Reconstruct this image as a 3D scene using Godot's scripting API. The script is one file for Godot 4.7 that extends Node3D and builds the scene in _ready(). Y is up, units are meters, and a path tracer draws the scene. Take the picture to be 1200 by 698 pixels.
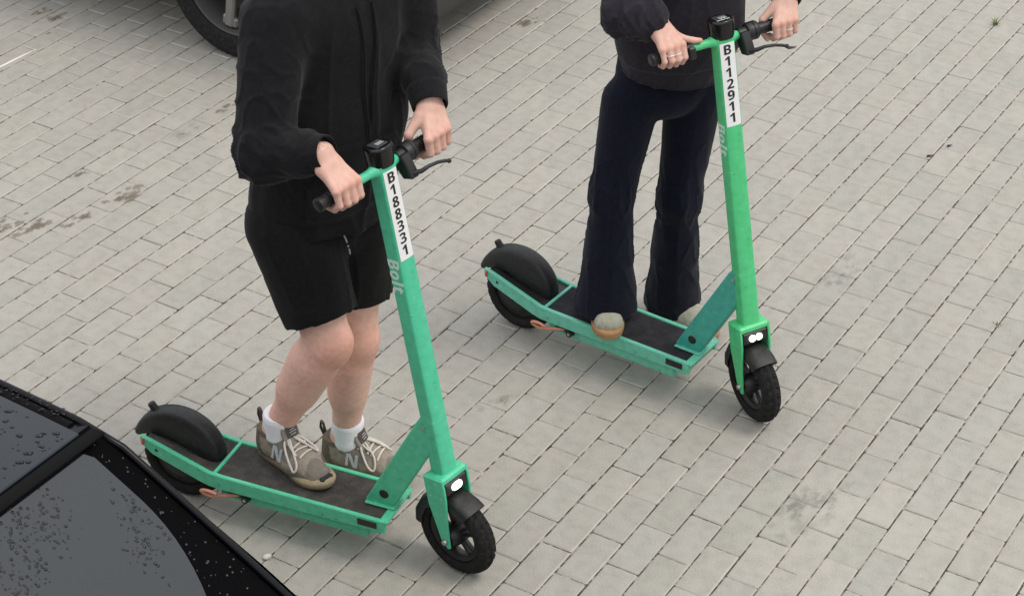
extends Node3D
# Two riders on mint green kick scooters on a paved yard, seen from a first-floor window.

# ---------------------------------------------------------------- mesh builder
class MB:
	var v := PackedVector3Array()
	var n := PackedVector3Array()
	var uv := PackedVector2Array()
	var c := PackedColorArray()
	var ix := PackedInt32Array()
	var xf := Transform3D.IDENTITY
	var col := Color.WHITE
	func put(p: Vector3, nn: Vector3, t := Vector2.ZERO) -> int:
		v.append(xf * p)
		n.append((xf.basis * nn).normalized())
		uv.append(t)
		c.append(col)
		return v.size() - 1
	func tri(a: int, b: int, d: int) -> void:
		# front faces run clockwise: turn each triangle to agree with its normals
		var g := (v[d] - v[a]).cross(v[b] - v[a])
		if g.dot(n[a] + n[b] + n[d]) < 0.0:
			ix.append_array([a, d, b])
		else:
			ix.append_array([a, b, d])
	func face(pts: Array, ref: Vector3) -> void:
		# one flat convex polygon, turned away from ref
		var s := Vector3.ZERO
		var m := Vector3.ZERO
		for k in pts.size():
			s += (pts[k] as Vector3).cross(pts[(k + 1) % pts.size()])
			m += pts[k]
		m /= pts.size()
		s = s.normalized()
		if s.dot(m - ref) < 0.0:
			s = -s
		var first := v.size()
		for p in pts:
			put(p, s, Vector2(p.x + p.z, p.y))
		for k in range(1, pts.size() - 1):
			tri(first, first + k, first + k + 1)
	func loft(rings: Array, closed := true, cap0 := true, cap1 := true, wrap := false, inward := false) -> void:
		# smooth skin through rings of equal size
		var m: int = rings.size()
		var k: int = rings[0].size()
		var first := v.size()
		var acc := PackedVector3Array()
		acc.resize(m * k)
		var mid := []
		for r in rings:
			var q := Vector3.ZERO
			for p in r:
				q += p
			mid.append(q / k)
		var sign_sum := 0.0
		var quads := []
		for j in (m if wrap else m - 1):
			var j2 := (j + 1) % m
			for a in (k if closed else k - 1):
				var b := (a + 1) % k
				var p0: Vector3 = rings[j][a]
				var p1: Vector3 = rings[j][b]
				var p2: Vector3 = rings[j2][b]
				var p3: Vector3 = rings[j2][a]
				var f := (p2 - p0).cross(p3 - p1)
				sign_sum += f.dot((p0 + p1 + p2 + p3) * 0.25 - (mid[j] + mid[j2]) * 0.5)
				acc[j * k + a] += f
				acc[j * k + b] += f
				acc[j2 * k + b] += f
				acc[j2 * k + a] += f
				quads.append([j * k + a, j * k + b, j2 * k + b, j2 * k + a])
		var sg := -1.0 if sign_sum < 0.0 else 1.0
		if inward:
			sg = -sg
		for j in m:
			for a in k:
				var nn := acc[j * k + a] * sg
				put(rings[j][a], nn.normalized() if nn.length() > 1e-14 else Vector3.UP, Vector2(float(a) / k, float(j) / m))
		for q in quads:
			tri(first + q[0], first + q[1], first + q[2])
			tri(first + q[0], first + q[2], first + q[3])
		if closed and not wrap:
			if cap0:
				cap(rings[0], mid[0] - mid[1])
			if cap1:
				cap(rings[m - 1], mid[m - 1] - mid[m - 2])
	func cap(ring, out: Vector3) -> void:
		var q := Vector3.ZERO
		for p in ring:
			q += p
		q /= ring.size()
		var first := put(q, out.normalized(), Vector2(0.5, 0.5))
		for p in ring:
			put(p, out.normalized(), Vector2(0.5, 0.5))
		for a in ring.size():
			tri(first, first + 1 + a, first + 1 + (a + 1) % ring.size())
	func box(center: Vector3, size: Vector3, b := 0.002, turn := Basis.IDENTITY) -> void:
		var h := size * 0.5
		b = min(b, min(h.x, min(h.y, h.z)) * 0.9)
		var P := func(s: Vector3, ax: int) -> Vector3:
			var q := h - Vector3(b, b, b)
			q[ax] = h[ax]
			return center + turn * (q * s)
		for ax in 3:
			var a1 := (ax + 1) % 3
			var a2 := (ax + 2) % 3
			for s in [-1.0, 1.0]:
				var pts := []
				for e in [[-1, -1], [1, -1], [1, 1], [-1, 1]]:
					var sv := Vector3.ZERO
					sv[ax] = s
					sv[a1] = e[0]
					sv[a2] = e[1]
					pts.append(P.call(sv, ax))
				face(pts, center)
			for s1 in [-1.0, 1.0]:
				for s2 in [-1.0, 1.0]:
					var lo := Vector3.ZERO
					lo[a1] = s1
					lo[a2] = s2
					var hi := lo
					lo[ax] = -1.0
					hi[ax] = 1.0
					face([P.call(lo, a1), P.call(hi, a1), P.call(hi, a2), P.call(lo, a2)], center)
		for sx in [-1.0, 1.0]:
			for sy in [-1.0, 1.0]:
				for sz in [-1.0, 1.0]:
					var s := Vector3(sx, sy, sz)
					face([P.call(s, 0), P.call(s, 1), P.call(s, 2)], center)
	func tube(path: Array, rad, sides := 10, caps := true, squash := 1.0, up := Vector3.UP) -> void:
		var rings := []
		var x := Vector3.ZERO
		for k in path.size():
			var d: Vector3 = (path[min(k + 1, path.size() - 1)] - path[max(k - 1, 0)]).normalized()
			if k == 0:
				x = up.cross(d)
				if x.length() < 0.05:
					x = Vector3.RIGHT.cross(d)
			x = (x - d * x.dot(d)).normalized()
			var y := d.cross(x)
			var r: float = rad[k] if rad is Array else rad
			var ring := PackedVector3Array()
			for a in sides:
				var t := TAU * a / sides
				ring.append(path[k] + x * cos(t) * r + y * sin(t) * r * squash)
			rings.append(ring)
		loft(rings, true, caps, caps)
	func lathe(profile: Array, at: Vector3, axis: Vector3, sides := 32, from := 0.0, to := TAU) -> void:
		# profile of (radius, height); split at sharp turns
		var z := axis.normalized()
		var x := z.cross(Vector3.UP if absf(z.y) < 0.9 else Vector3.RIGHT).normalized()
		var y := z.cross(x)
		var runs := [[profile[0]]]
		for k in range(1, profile.size()):
			runs[-1].append(profile[k])
			if k + 1 < profile.size():
				var d0: Vector2 = (profile[k] - profile[k - 1]).normalized()
				var d1: Vector2 = (profile[k + 1] - profile[k]).normalized()
				if d0.dot(d1) < 0.8:
					runs.append([profile[k]])
		var whole: bool = absf(to - from - TAU) < 1e-4
		for run in runs:
			var k0 := v.size()
			var m: int = run.size()
			var cnt: int = sides if whole else sides + 1
			for a in cnt:
				var t := from + (to - from) * a / sides
				var e := x * cos(t) + y * sin(t)
				for j in m:
					var d: Vector2 = run[min(j + 1, m - 1)] - run[max(j - 1, 0)]
					put(at + e * run[j].x + z * run[j].y, e * d.y - z * d.x, Vector2(float(a) / sides, float(j) / m))
			for a in sides:
				var b := (a + 1) % cnt
				for j in m - 1:
					tri(k0 + a * m + j, k0 + b * m + j, k0 + b * m + j + 1)
					tri(k0 + a * m + j, k0 + b * m + j + 1, k0 + a * m + j + 1)
	func prism(poly: PackedVector2Array, z0: float, z1: float, b := 0.002) -> void:
		# polygon in the xy plane pulled along z, its rims chamfered
		if Geometry2D.is_polygon_clockwise(poly):
			poly.reverse()
		var m := poly.size()
		var inner := PackedVector2Array()
		var en := []
		for k in m:
			var d := (poly[(k + 1) % m] - poly[k]).normalized()
			en.append(Vector2(d.y, -d.x))
		for k in m:
			var a: Vector2 = en[(k - 1 + m) % m]
			var e: Vector2 = en[k]
			var q := a + e
			var s: float = max(0.4, 1.0 + a.dot(e))
			inner.append(poly[k] - q / s * b)
		var rows := [[inner, z0], [poly, z0 + b], [poly, z1 - b], [inner, z1]]
		for r in 3:
			for k in m:
				var k2 := (k + 1) % m
				var na: Vector2 = en[k]
				var nb: Vector2 = en[k]
				if en[k].dot(en[(k - 1 + m) % m]) > 0.75:
					na = (en[k] + en[(k - 1 + m) % m]).normalized()
				if en[k].dot(en[k2]) > 0.75:
					nb = (en[k] + en[k2]).normalized()
				var tz := -0.7 if r == 0 else (0.7 if r == 2 else 0.0)
				var f := 0.7 if r != 1 else 1.0
				var A: Vector2 = rows[r][0][k]
				var B: Vector2 = rows[r][0][k2]
				var C: Vector2 = rows[r + 1][0][k2]
				var D: Vector2 = rows[r + 1][0][k]
				var i0 := put(Vector3(A.x, A.y, rows[r][1]), Vector3(na.x * f, na.y * f, tz), A)
				put(Vector3(B.x, B.y, rows[r][1]), Vector3(nb.x * f, nb.y * f, tz), B)
				put(Vector3(C.x, C.y, rows[r + 1][1]), Vector3(nb.x * f, nb.y * f, tz), C)
				put(Vector3(D.x, D.y, rows[r + 1][1]), Vector3(na.x * f, na.y * f, tz), D)
				tri(i0, i0 + 1, i0 + 2)
				tri(i0, i0 + 2, i0 + 3)
		var t := Geometry2D.triangulate_polygon(inner)
		for side in 2:
			var f0 := v.size()
			for p in inner:
				put(Vector3(p.x, p.y, z1 if side else z0), Vector3(0, 0, 1 if side else -1), p)
			for k in range(0, t.size(), 3):
				tri(f0 + t[k], f0 + t[k + 1], f0 + t[k + 2])
	func ball(center: Vector3, r: Vector3, turn := Basis.IDENTITY, a := 16, b := 10) -> void:
		var rings := []
		for j in b + 1:
			var th := PI * clampf(float(j) / b, 0.002, 0.998)
			var ring := PackedVector3Array()
			for k in a:
				var ph := TAU * k / a
				ring.append(center + turn * (Vector3(sin(th) * cos(ph), cos(th), sin(th) * sin(ph)) * r))
			rings.append(ring)
		loft(rings, true, false, false)
	func mesh() -> ArrayMesh:
		var arr := []
		arr.resize(Mesh.ARRAY_MAX)
		arr[Mesh.ARRAY_VERTEX] = v
		arr[Mesh.ARRAY_NORMAL] = n
		arr[Mesh.ARRAY_TEX_UV] = uv
		arr[Mesh.ARRAY_COLOR] = c
		arr[Mesh.ARRAY_INDEX] = ix
		var am := ArrayMesh.new()
		am.add_surface_from_arrays(Mesh.PRIMITIVE_TRIANGLES, arr)
		return am

# ---------------------------------------------------------------- soft solids
# A bone: tapered capsule from a to b (radii ra, rb), joined to those before it with blend k; wide = stretch across dir.
func bone(a: Vector3, b: Vector3, ra: float, rb: float, k := 0.02, dir := Vector3.ZERO, wide := 1.0, cut_b := false, cut_a := false) -> Array:
	var y := b - a
	var h := y.length()
	y = y / h if h > 1e-6 else Vector3.UP
	var x := dir
	if x == Vector3.ZERO:
		x = Vector3(0, 0, 1) if absf(y.z) < 0.9 else Vector3(1, 0, 0)
	x = (x - y * x.dot(y)).normalized()
	var z := x.cross(y)
	var bs := Basis(x, y, z).transposed()
	bs = Basis(Vector3(bs.x.x / wide, bs.x.y, bs.x.z), Vector3(bs.y.x / wide, bs.y.y, bs.y.z), Vector3(bs.z.x / wide, bs.z.y, bs.z.z))
	return [Transform3D(bs, -(bs * a)), h, ra, rb, k, cut_a, cut_b, a, b, wide]

func bone_d(p: Vector3, s: Array) -> float:
	var q: Vector3 = s[0] * p
	var h: float = s[1]
	var t := clampf(q.y / h, 0.0, 1.0) if h > 1e-6 else 0.0
	var d := Vector3(q.x, q.y - t * h, q.z).length() - lerpf(s[2], s[3], t)
	if s[6]:
		d = maxf(d, q.y - h)
	if s[5]:
		d = maxf(d, -q.y)
	return d

func soft(bones: Array, cell: float) -> Array:
	# surface nets over the blended distance of the bones: [vertices, indices]
	var lo := Vector3(1e9, 1e9, 1e9)
	var hi := -lo
	var kmax := 0.0
	for s in bones:
		var r: float = max(s[2], s[3]) * max(1.0, s[9])
		kmax = max(kmax, s[4])
		for e in [s[7], s[8]]:
			lo = lo.min(e - Vector3(r, r, r))
			hi = hi.max(e + Vector3(r, r, r))
	lo -= Vector3.ONE * cell * 3.0
	var B := 8
	var bx := int(ceil((hi.x - lo.x) / cell / B)) + 1
	var by := int(ceil((hi.y - lo.y) / cell / B)) + 1
	var bz := int(ceil((hi.z - lo.z) / cell / B)) + 1
	var nx := bx * B
	var ny := by * B
	var nz := bz * B
	var F := PackedFloat32Array()
	F.resize(nx * ny * nz)
	F.fill(1.0)
	var R := cell * B * 0.87
	var act := []
	for gz in bz:
		for gy in by:
			for gx in bx:
				var cc: Vector3 = lo + Vector3(gx + 0.5, gy + 0.5, gz + 0.5) * cell * B
				var near := []
				var dm := 1e9
				for s in bones:
					var d := bone_d(cc, s)
					dm = minf(dm, d)
					if d < R + s[4] + cell:
						near.append(s)
				if near.is_empty() or dm - kmax * 0.3 > R:
					continue
				if dm < -R - cell * 2.0:
					for z in B:
						for y in B:
							var o := ((gz * B + z) * ny + gy * B + y) * nx + gx * B
							for x in B:
								F[o + x] = -1.0
					continue
				act.append(Vector3i(gx, gy, gz))
				for z in B:
					for y in B:
						var o := ((gz * B + z) * ny + gy * B + y) * nx + gx * B
						for x in B:
							var p := lo + Vector3(gx * B + x, gy * B + y, gz * B + z) * cell
							var d := 1e9
							for s in near:
								var q: Vector3 = s[0] * p
								var h: float = s[1]
								var t := clampf(q.y / h, 0.0, 1.0) if h > 1e-6 else 0.0
								var e := sqrt(q.x * q.x + (q.y - t * h) * (q.y - t * h) + q.z * q.z) - lerpf(s[2], s[3], t)
								if s[6] and q.y - h > e:
									e = q.y - h
								if s[5] and -q.y > e:
									e = -q.y
								var k: float = s[4]
								var m := k - absf(d - e)
								if m > 0.0:
									d = minf(d, e) - m * m / k * 0.25
								elif e < d:
									d = e
							F[o + x] = d
	var V := PackedVector3Array()
	var id := {}
	var sx := 1
	var sy := nx
	var sz := nx * ny
	var offs := [0, sx, sy, sx + sy, sz, sz + sx, sz + sy, sz + sx + sy]
	var edges := [[0, 1], [2, 3], [4, 5], [6, 7], [0, 2], [1, 3], [4, 6], [5, 7], [0, 4], [1, 5], [2, 6], [3, 7]]
	var cells := PackedInt32Array()
	for g in act:
		for z in B:
			var Z: int = g.z * B + z
			if Z >= nz - 1:
				continue
			for y in B:
				var Y: int = g.y * B + y
				if Y >= ny - 1:
					continue
				for x in B:
					var X: int = g.x * B + x
					if X >= nx - 1:
						continue
					var o := X + Y * sy + Z * sz
					var c := 0
					if F[o] < 0.0: c += 1
					if F[o + 1] < 0.0: c += 1
					if F[o + sy] < 0.0: c += 1
					if F[o + sy + 1] < 0.0: c += 1
					if F[o + sz] < 0.0: c += 1
					if F[o + sz + 1] < 0.0: c += 1
					if F[o + sz + sy] < 0.0: c += 1
					if F[o + sz + sy + 1] < 0.0: c += 1
					if c == 0 or c == 8:
						continue
					var sum := Vector3.ZERO
					var cnt := 0
					for e in edges:
						var f0 := F[o + offs[e[0]]]
						var f1 := F[o + offs[e[1]]]
						if (f0 < 0.0) != (f1 < 0.0):
							var t := f0 / (f0 - f1)
							var a := Vector3(e[0] & 1, (e[0] >> 1) & 1, e[0] >> 2)
							var b := Vector3(e[1] & 1, (e[1] >> 1) & 1, e[1] >> 2)
							sum += a.lerp(b, t)
							cnt += 1
					id[o] = V.size()
					cells.append(o)
					V.append(lo + (Vector3(X, Y, Z) + sum / cnt) * cell)
	var I := PackedInt32Array()
	var st := [sx, sy, sz]
	for o in cells:
		for ax in 3:
			var o2: int = o + st[ax]
			var a := F[o] < 0.0
			if a == (F[o2] < 0.0):
				continue
			var u: int = st[(ax + 1) % 3]
			var w: int = st[(ax + 2) % 3]
			if not (id.has(o - u) and id.has(o - w) and id.has(o - u - w)):
				continue
			var q := [id[o], id[o - u], id[o - u - w], id[o - w]]
			if a:
				I.append_array([q[0], q[2], q[1], q[0], q[3], q[2]])
			else:
				I.append_array([q[0], q[1], q[2], q[0], q[2], q[3]])
	return [V, I]

func add_soft(mb: MB, vi: Array, shift = null, paint = null) -> void:
	# relax the net, move it along its normals by shift(p, n), then add it to mb
	var V: PackedVector3Array = vi[0]
	var I: PackedInt32Array = vi[1]
	var N := normals_of(V, I)
	if shift != null:
		for k in V.size():
			V[k] += N[k] * float(shift.call(V[k], N[k]))
		N = normals_of(V, I)
	var first := mb.v.size()
	for k in V.size():
		mb.v.append(mb.xf * V[k])
		mb.n.append((mb.xf.basis * N[k]).normalized())
		mb.uv.append(Vector2.ZERO)
		mb.c.append(paint.call(V[k], N[k]) if paint != null else mb.col)
	var flip := mb.xf.basis.determinant() < 0.0
	for k in range(0, I.size(), 3):
		if flip:
			mb.ix.append_array([first + I[k], first + I[k + 2], first + I[k + 1]])
		else:
			mb.ix.append_array([first + I[k], first + I[k + 1], first + I[k + 2]])

func normals_of(V: PackedVector3Array, I: PackedInt32Array) -> PackedVector3Array:
	var N := PackedVector3Array()
	N.resize(V.size())
	for k in range(0, I.size(), 3):
		var a := I[k]
		var b := I[k + 1]
		var c := I[k + 2]
		var f := (V[c] - V[a]).cross(V[b] - V[a])
		N[a] += f
		N[b] += f
		N[c] += f
	for k in N.size():
		N[k] = N[k].normalized()
	return N

# ---------------------------------------------------------------- naming and materials
var used := {}
func numbered(called: String) -> String:
	var k: int = used.get(called, 0)
	used[called] = k + 1
	return called if k == 0 else "%s_%03d" % [called, k]

func thing(called: String, label: String, category: String, at: Transform3D, group := "") -> Node3D:
	var o := Node3D.new()
	o.name = numbered(called)
	add_child(o)
	o.transform = at
	o.set_meta("label", label)
	o.set_meta("category", category)
	if group:
		o.set_meta("group", group)
	return o

func part(called: String, m, mt: Material, parent: Node, label := "") -> MeshInstance3D:
	var o := MeshInstance3D.new()
	o.name = called
	o.mesh = m.mesh() if m is MB else m
	o.material_override = mt
	parent.add_child(o, true)
	if label:
		o.set_meta("label", label)
	return o

func lin(r: float, g: float, b: float) -> Color:
	return Color(r, g, b).linear_to_srgb()

func mat(albedo: Color, rough := 0.6, spec := 0.5) -> StandardMaterial3D:
	var m := StandardMaterial3D.new()
	m.albedo_color = albedo
	m.roughness = rough
	m.metallic_specular = spec
	return m

func noise_image(sd: int, freq: float, oct: int, size := 512, kind := FastNoiseLite.TYPE_SIMPLEX_SMOOTH) -> Image:
	var f := FastNoiseLite.new()
	f.seed = sd
	f.noise_type = kind
	f.frequency = freq
	f.fractal_octaves = oct
	f.fractal_type = FastNoiseLite.FRACTAL_FBM if oct > 1 else FastNoiseLite.FRACTAL_NONE
	var im := f.get_seamless_image(size, size)
	im.convert(Image.FORMAT_L8)
	return im

func ramp_texture(im: Image, stops: Array) -> ImageTexture:
	# grey image -> colours; stops = [[at, Color], ...]
	var lut := PackedByteArray()
	for k in 256:
		var t := k / 255.0
		var c: Color = stops[0][1]
		for s in stops.size() - 1:
			if t >= stops[s][0]:
				c = (stops[s][1] as Color).lerp(stops[s + 1][1], clampf((t - stops[s][0]) / (stops[s + 1][0] - stops[s][0]), 0, 1))
		lut.append_array([c.r8, c.g8, c.b8])
	var src := im.get_data()
	var out := PackedByteArray()
	out.resize(src.size() * 3)
	for k in src.size():
		var j := src[k] * 3
		out[k * 3] = lut[j]
		out[k * 3 + 1] = lut[j + 1]
		out[k * 3 + 2] = lut[j + 2]
	return ImageTexture.create_from_image(Image.create_from_data(im.get_width(), im.get_height(), false, Image.FORMAT_RGB8, out))

func bump_texture(im: Image, strength: float) -> ImageTexture:
	var b: Image = im.duplicate()
	b.convert(Image.FORMAT_RGBA8)
	b.bump_map_to_normal_map(strength)
	return ImageTexture.create_from_image(b)

func tiled(m: StandardMaterial3D, scale: float, world := false) -> StandardMaterial3D:
	m.uv1_triplanar = true
	m.uv1_world_triplanar = world
	m.uv1_scale = Vector3.ONE * scale
	return m

func bumpy(m: StandardMaterial3D, t: Texture2D, strength: float) -> StandardMaterial3D:
	m.normal_enabled = true
	m.normal_texture = t
	m.normal_scale = strength
	return m

var M := {}
var N := FastNoiseLite.new()
var wob := FastNoiseLite.new()

func _ready() -> void:
	# ---- camera
	var cam := Camera3D.new()
	cam.name = "camera"
	var pitch := 0.5809
	var roll := 0.0023
	var fwd := Vector3(0, -sin(pitch), -cos(pitch))
	var up := Vector3(0, cos(pitch), -sin(pitch))
	var bx := Vector3.RIGHT * cos(roll) + up * sin(roll)
	var by := up * cos(roll) - Vector3.RIGHT * sin(roll)
	cam.transform = Transform3D(Basis(bx, by, -fwd), Vector3(0, 3.6063, 0))
	cam.fov = rad_to_deg(2.0 * atan(349.0 / 2343.67))
	cam.near = 0.1
	cam.far = 600.0
	add_child(cam)
	cam.current = true
	# ---- overcast sky and a soft, hidden sun
	var sky := ProceduralSkyMaterial.new()
	sky.sky_top_color = Color(0.98, 0.99, 1.0)
	sky.sky_horizon_color = Color(0.55, 0.565, 0.59)
	sky.sky_curve = 0.25
	sky.ground_horizon_color = Color(0.52, 0.51, 0.49)
	sky.ground_bottom_color = Color(0.42, 0.41, 0.39)
	sky.sun_angle_max = 1.0
	var env := Environment.new()
	env.background_mode = Environment.BG_SKY
	env.sky = Sky.new()
	env.sky.sky_material = sky
	env.tonemap_mode = Environment.TONE_MAPPER_LINEAR
	env.tonemap_exposure = 1.5
	env.sdfgi_enabled = true
	env.ssao_enabled = true
	env.ssil_enabled = true
	var we := WorldEnvironment.new()
	we.environment = env
	add_child(we)
	var sun := DirectionalLight3D.new()
	sun.light_energy = 0.35
	sun.light_angular_distance = 20.0
	sun.light_color = Color(1.0, 0.97, 0.93)
	sun.shadow_enabled = true
	add_child(sun)
	sun.look_at_from_position(Vector3(5, 9, 1.5), Vector3.ZERO, Vector3.UP)

	wob.seed = 5
	wob.frequency = 1.0
	wob.noise_type = FastNoiseLite.TYPE_SIMPLEX_SMOOTH
	wob.fractal_type = FastNoiseLite.FRACTAL_NONE
	make_materials()
	make_ground()
	make_far_car()
	make_near_car()
	var near_scooter := Transform3D(Basis(Vector3.UP, -deg_to_rad(22.82)), Vector3(-0.9254, 0, -4.4826))
	var far_scooter := Transform3D(Basis(Vector3.UP, -deg_to_rad(34.9)), Vector3(0.0294, 0, -5.3354))
	make_scooter(near_scooter, 18.0, "near", "B188331", "mint green kick scooter numbered B188331, ridden by the person in black shorts", 0.0)
	make_scooter(far_scooter, 31.0, "far", "B112911", "mint green kick scooter numbered B112911, ridden by the person in flared trousers", -0.012)
	make_riders(near_scooter, far_scooter)
	make_litter()

func make_materials() -> void:
	var grain := noise_image(11, 0.09, 4)
	var coarse := noise_image(12, 0.012, 4)
	var fine := noise_image(13, 0.25, 2)
	var streak := noise_image(14, 0.03, 5)
	# concrete: fine speckle over soft mottling
	var mix := Image.create(512, 512, false, Image.FORMAT_L8)
	var a := grain.get_data()
	var b := coarse.get_data()
	var f := fine.get_data()
	var o := PackedByteArray()
	o.resize(a.size())
	for k in a.size():
		o[k] = clampi(int(a[k] * 0.34 + b[k] * 0.4 + f[k] * 0.26), 0, 255)
	mix = Image.create_from_data(512, 512, false, Image.FORMAT_L8, o)
	var conc := ramp_texture(mix, [[0.0, Color(0.78, 0.775, 0.765)], [0.34, Color(0.92, 0.917, 0.91)], [0.5, Color(0.955, 0.953, 0.948)], [0.66, Color(0.975, 0.974, 0.97)], [1.0, Color(1, 1, 1)]])
	var p := mat(Color(1, 1, 1), 0.88, 0.35)
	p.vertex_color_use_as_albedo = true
	p.albedo_texture = conc
	tiled(p, 2.6, true)
	bumpy(p, bump_texture(grain, 2.5), 0.5)
	M.paver = p
	var sand := mat(Color(1, 1, 1), 0.95, 0.2)
	sand.albedo_texture = ramp_texture(noise_image(15, 0.03, 5), [[0.0, lin(0.03, 0.026, 0.02)], [0.40, lin(0.09, 0.08, 0.066)], [0.52, lin(0.16, 0.145, 0.122)], [0.64, lin(0.34, 0.315, 0.27)], [1.0, lin(0.5, 0.47, 0.41)]])
	M.sand = tiled(sand, 1.7, true)
	bumpy(sand, bump_texture(fine, 4.0), 0.8)
	# worn paint
	var scuff := noise_image(16, 0.018, 5)
	var speck := bump_texture(noise_image(17, 0.02, 4), 2.0)
	for e in [["near_frame", lin(0.08, 0.51, 0.30)], ["near_stem", lin(0.075, 0.55, 0.32)], ["far_frame", lin(0.13, 0.50, 0.36)], ["far_stem", lin(0.075, 0.55, 0.215)], ["far_brace", lin(0.045, 0.35, 0.28)]]:
		var c: Color = e[1]
		var m := mat(Color.WHITE, 0.42, 0.5)
		m.albedo_texture = ramp_texture(scuff, [[0.0, c.darkened(0.6)], [0.05, c.darkened(0.4)], [0.09, c.darkened(0.08)], [0.35, c.darkened(0.03)], [0.6, c], [0.86, c.lightened(0.05)], [0.92, c.lightened(0.3)], [1.0, c.lightened(0.4)]])
		tiled(m, 3.1)
		bumpy(m, speck, 0.12)
		M[e[0]] = m
	var rub := mat(Color.WHITE, 0.5, 0.45)
	rub.albedo_texture = ramp_texture(streak, [[0.0, lin(0.010, 0.010, 0.011)], [0.6, lin(0.0145, 0.0145, 0.0155)], [0.78, lin(0.022, 0.021, 0.020)], [1.0, lin(0.06, 0.056, 0.05)]])
	tiled(rub, 4.0)
	M.plastic = bumpy(rub, bump_texture(grain, 1.5), 0.25)
	var ty := mat(Color.WHITE, 0.85, 0.3)
	ty.albedo_texture = ramp_texture(streak, [[0.0, lin(0.012, 0.012, 0.013)], [0.55, lin(0.017, 0.017, 0.017)], [0.78, lin(0.025, 0.024, 0.022)], [1.0, lin(0.07, 0.066, 0.056)]])
	M.tyre = bumpy(tiled(ty, 3.0), bump_texture(fine, 2.0), 0.3)
	M.gloss_black = mat(lin(0.006, 0.006, 0.007), 0.18, 0.5)
	M.satin_black = mat(lin(0.012, 0.012, 0.013), 0.45, 0.5)
	M.screen = mat(lin(0.05, 0.055, 0.06), 0.08, 0.6)
	M.screen_face = mat(lin(0.30, 0.31, 0.32), 0.15, 0.6)
	M.steel = mat(lin(0.45, 0.44, 0.42), 0.35)
	M.steel.metallic = 0.9
	var lens := mat(lin(0.9, 0.9, 0.85), 0.2)
	lens.emission_enabled = true
	lens.emission = Color(1.0, 1.0, 0.94)
	lens.emission_energy_multiplier = 2.2
	M.lens = lens
	for e in [["near_mat", lin(0.055, 0.051, 0.048), lin(0.11, 0.1, 0.092)], ["far_mat", lin(0.022, 0.022, 0.026), lin(0.045, 0.045, 0.05)]]:
		var m := mat(Color.WHITE, 0.9, 0.3)
		m.albedo_texture = ramp_texture(mix, [[0.0, (e[1] as Color).darkened(0.3)], [0.42, e[1]], [0.6, (e[1] as Color).lerp(e[2], 0.5)], [1.0, e[2]]])
		tiled(m, 3.0)
		M[e[0]] = bumpy(m, bump_texture(fine, 5.0), 0.6)
	M.white_print = mat(lin(0.8, 0.8, 0.8), 0.4)
	M.ink = mat(lin(0.012, 0.012, 0.012), 0.5)
	M.pale_print = mat(lin(0.62, 0.78, 0.7), 0.5)
	M.reflector = mat(lin(0.5, 0.07, 0.05), 0.2)
	M.cable = mat(lin(0.62, 0.26, 0.17), 0.4)
	# cloth, skin
	var weave := bump_texture(noise_image(18, 0.16, 3), 3.0)
	var soft_dirt := noise_image(19, 0.02, 4)
	for e in [["hoodie_black", lin(0.0082, 0.0082, 0.0095), 0.3], ["shorts_black", lin(0.0075, 0.0075, 0.0078), 0.2], ["hoodie_plum", lin(0.021, 0.018, 0.025), 0.35], ["trousers_navy", lin(0.0052, 0.0064, 0.0150), 0.25]]:
		var c: Color = e[1]
		var m := mat(Color.WHITE, 0.92, 0.25)
		m.albedo_texture = ramp_texture(soft_dirt, [[0.0, c.darkened(0.12)], [0.5, c], [1.0, c.lightened(0.04)]])
		m.rim_enabled = true
		m.rim = e[2] * 0.5
		m.rim_tint = 0.4
		tiled(m, 6.0)
		M[e[0]] = bumpy(m, weave, 0.35)
	var sk := mat(Color.WHITE, 0.55, 0.4)
	sk.albedo_texture = ramp_texture(noise_image(20, 0.03, 5), [[0.0, lin(0.66, 0.36, 0.285)], [0.4, lin(0.73, 0.44, 0.355)], [0.6, lin(0.76, 0.47, 0.385)], [1.0, lin(0.80, 0.53, 0.45)]])
	sk.vertex_color_use_as_albedo = true
	sk.subsurf_scatter_enabled = true
	sk.subsurf_scatter_strength = 0.08
	M.skin = bumpy(tiled(sk, 3.0), bump_texture(grain, 1.2), 0.2)
	var socks := mat(lin(0.82, 0.82, 0.87), 0.95, 0.2)
	M.sock = bumpy(tiled(socks, 8.0), weave, 0.4)
	var suede := mat(Color.WHITE, 0.95, 0.2)
	suede.albedo_texture = ramp_texture(mix, [[0.0, Color(0.62, 0.6, 0.57)], [0.45, Color(0.88, 0.87, 0.85)], [1.0, Color(1, 1, 1)]])
	suede.vertex_color_use_as_albedo = true
	M.shoe = bumpy(tiled(suede, 9.0), weave, 0.9)
	M.lace = bumpy(tiled(mat(lin(0.62, 0.58, 0.52), 0.9, 0.2), 14.0), weave, 0.6)
	var dirty_sole := mat(Color.WHITE, 0.9, 0.2)
	dirty_sole.albedo_texture = ramp_texture(mix, [[0.0, lin(0.16, 0.12, 0.08)], [0.45, lin(0.34, 0.27, 0.18)], [1.0, lin(0.5, 0.42, 0.31)]])
	M.sole = tiled(dirty_sole, 7.0)
	var gum := mat(Color.WHITE, 0.7, 0.3)
	gum.albedo_texture = ramp_texture(mix, [[0.0, lin(0.24, 0.13, 0.06)], [0.5, lin(0.38, 0.22, 0.11)], [1.0, lin(0.48, 0.3, 0.16)]])
	M.gum = tiled(gum, 7.0)
	M.tongue = bumpy(tiled(mat(lin(0.10, 0.085, 0.08), 0.9, 0.2), 12.0), weave, 0.5)
	M.silver_print = mat(lin(0.42, 0.44, 0.46), 0.4)
	M.tongue_pale = bumpy(tiled(mat(lin(0.30, 0.265, 0.235), 0.9, 0.2), 12.0), weave, 0.5)
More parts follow.
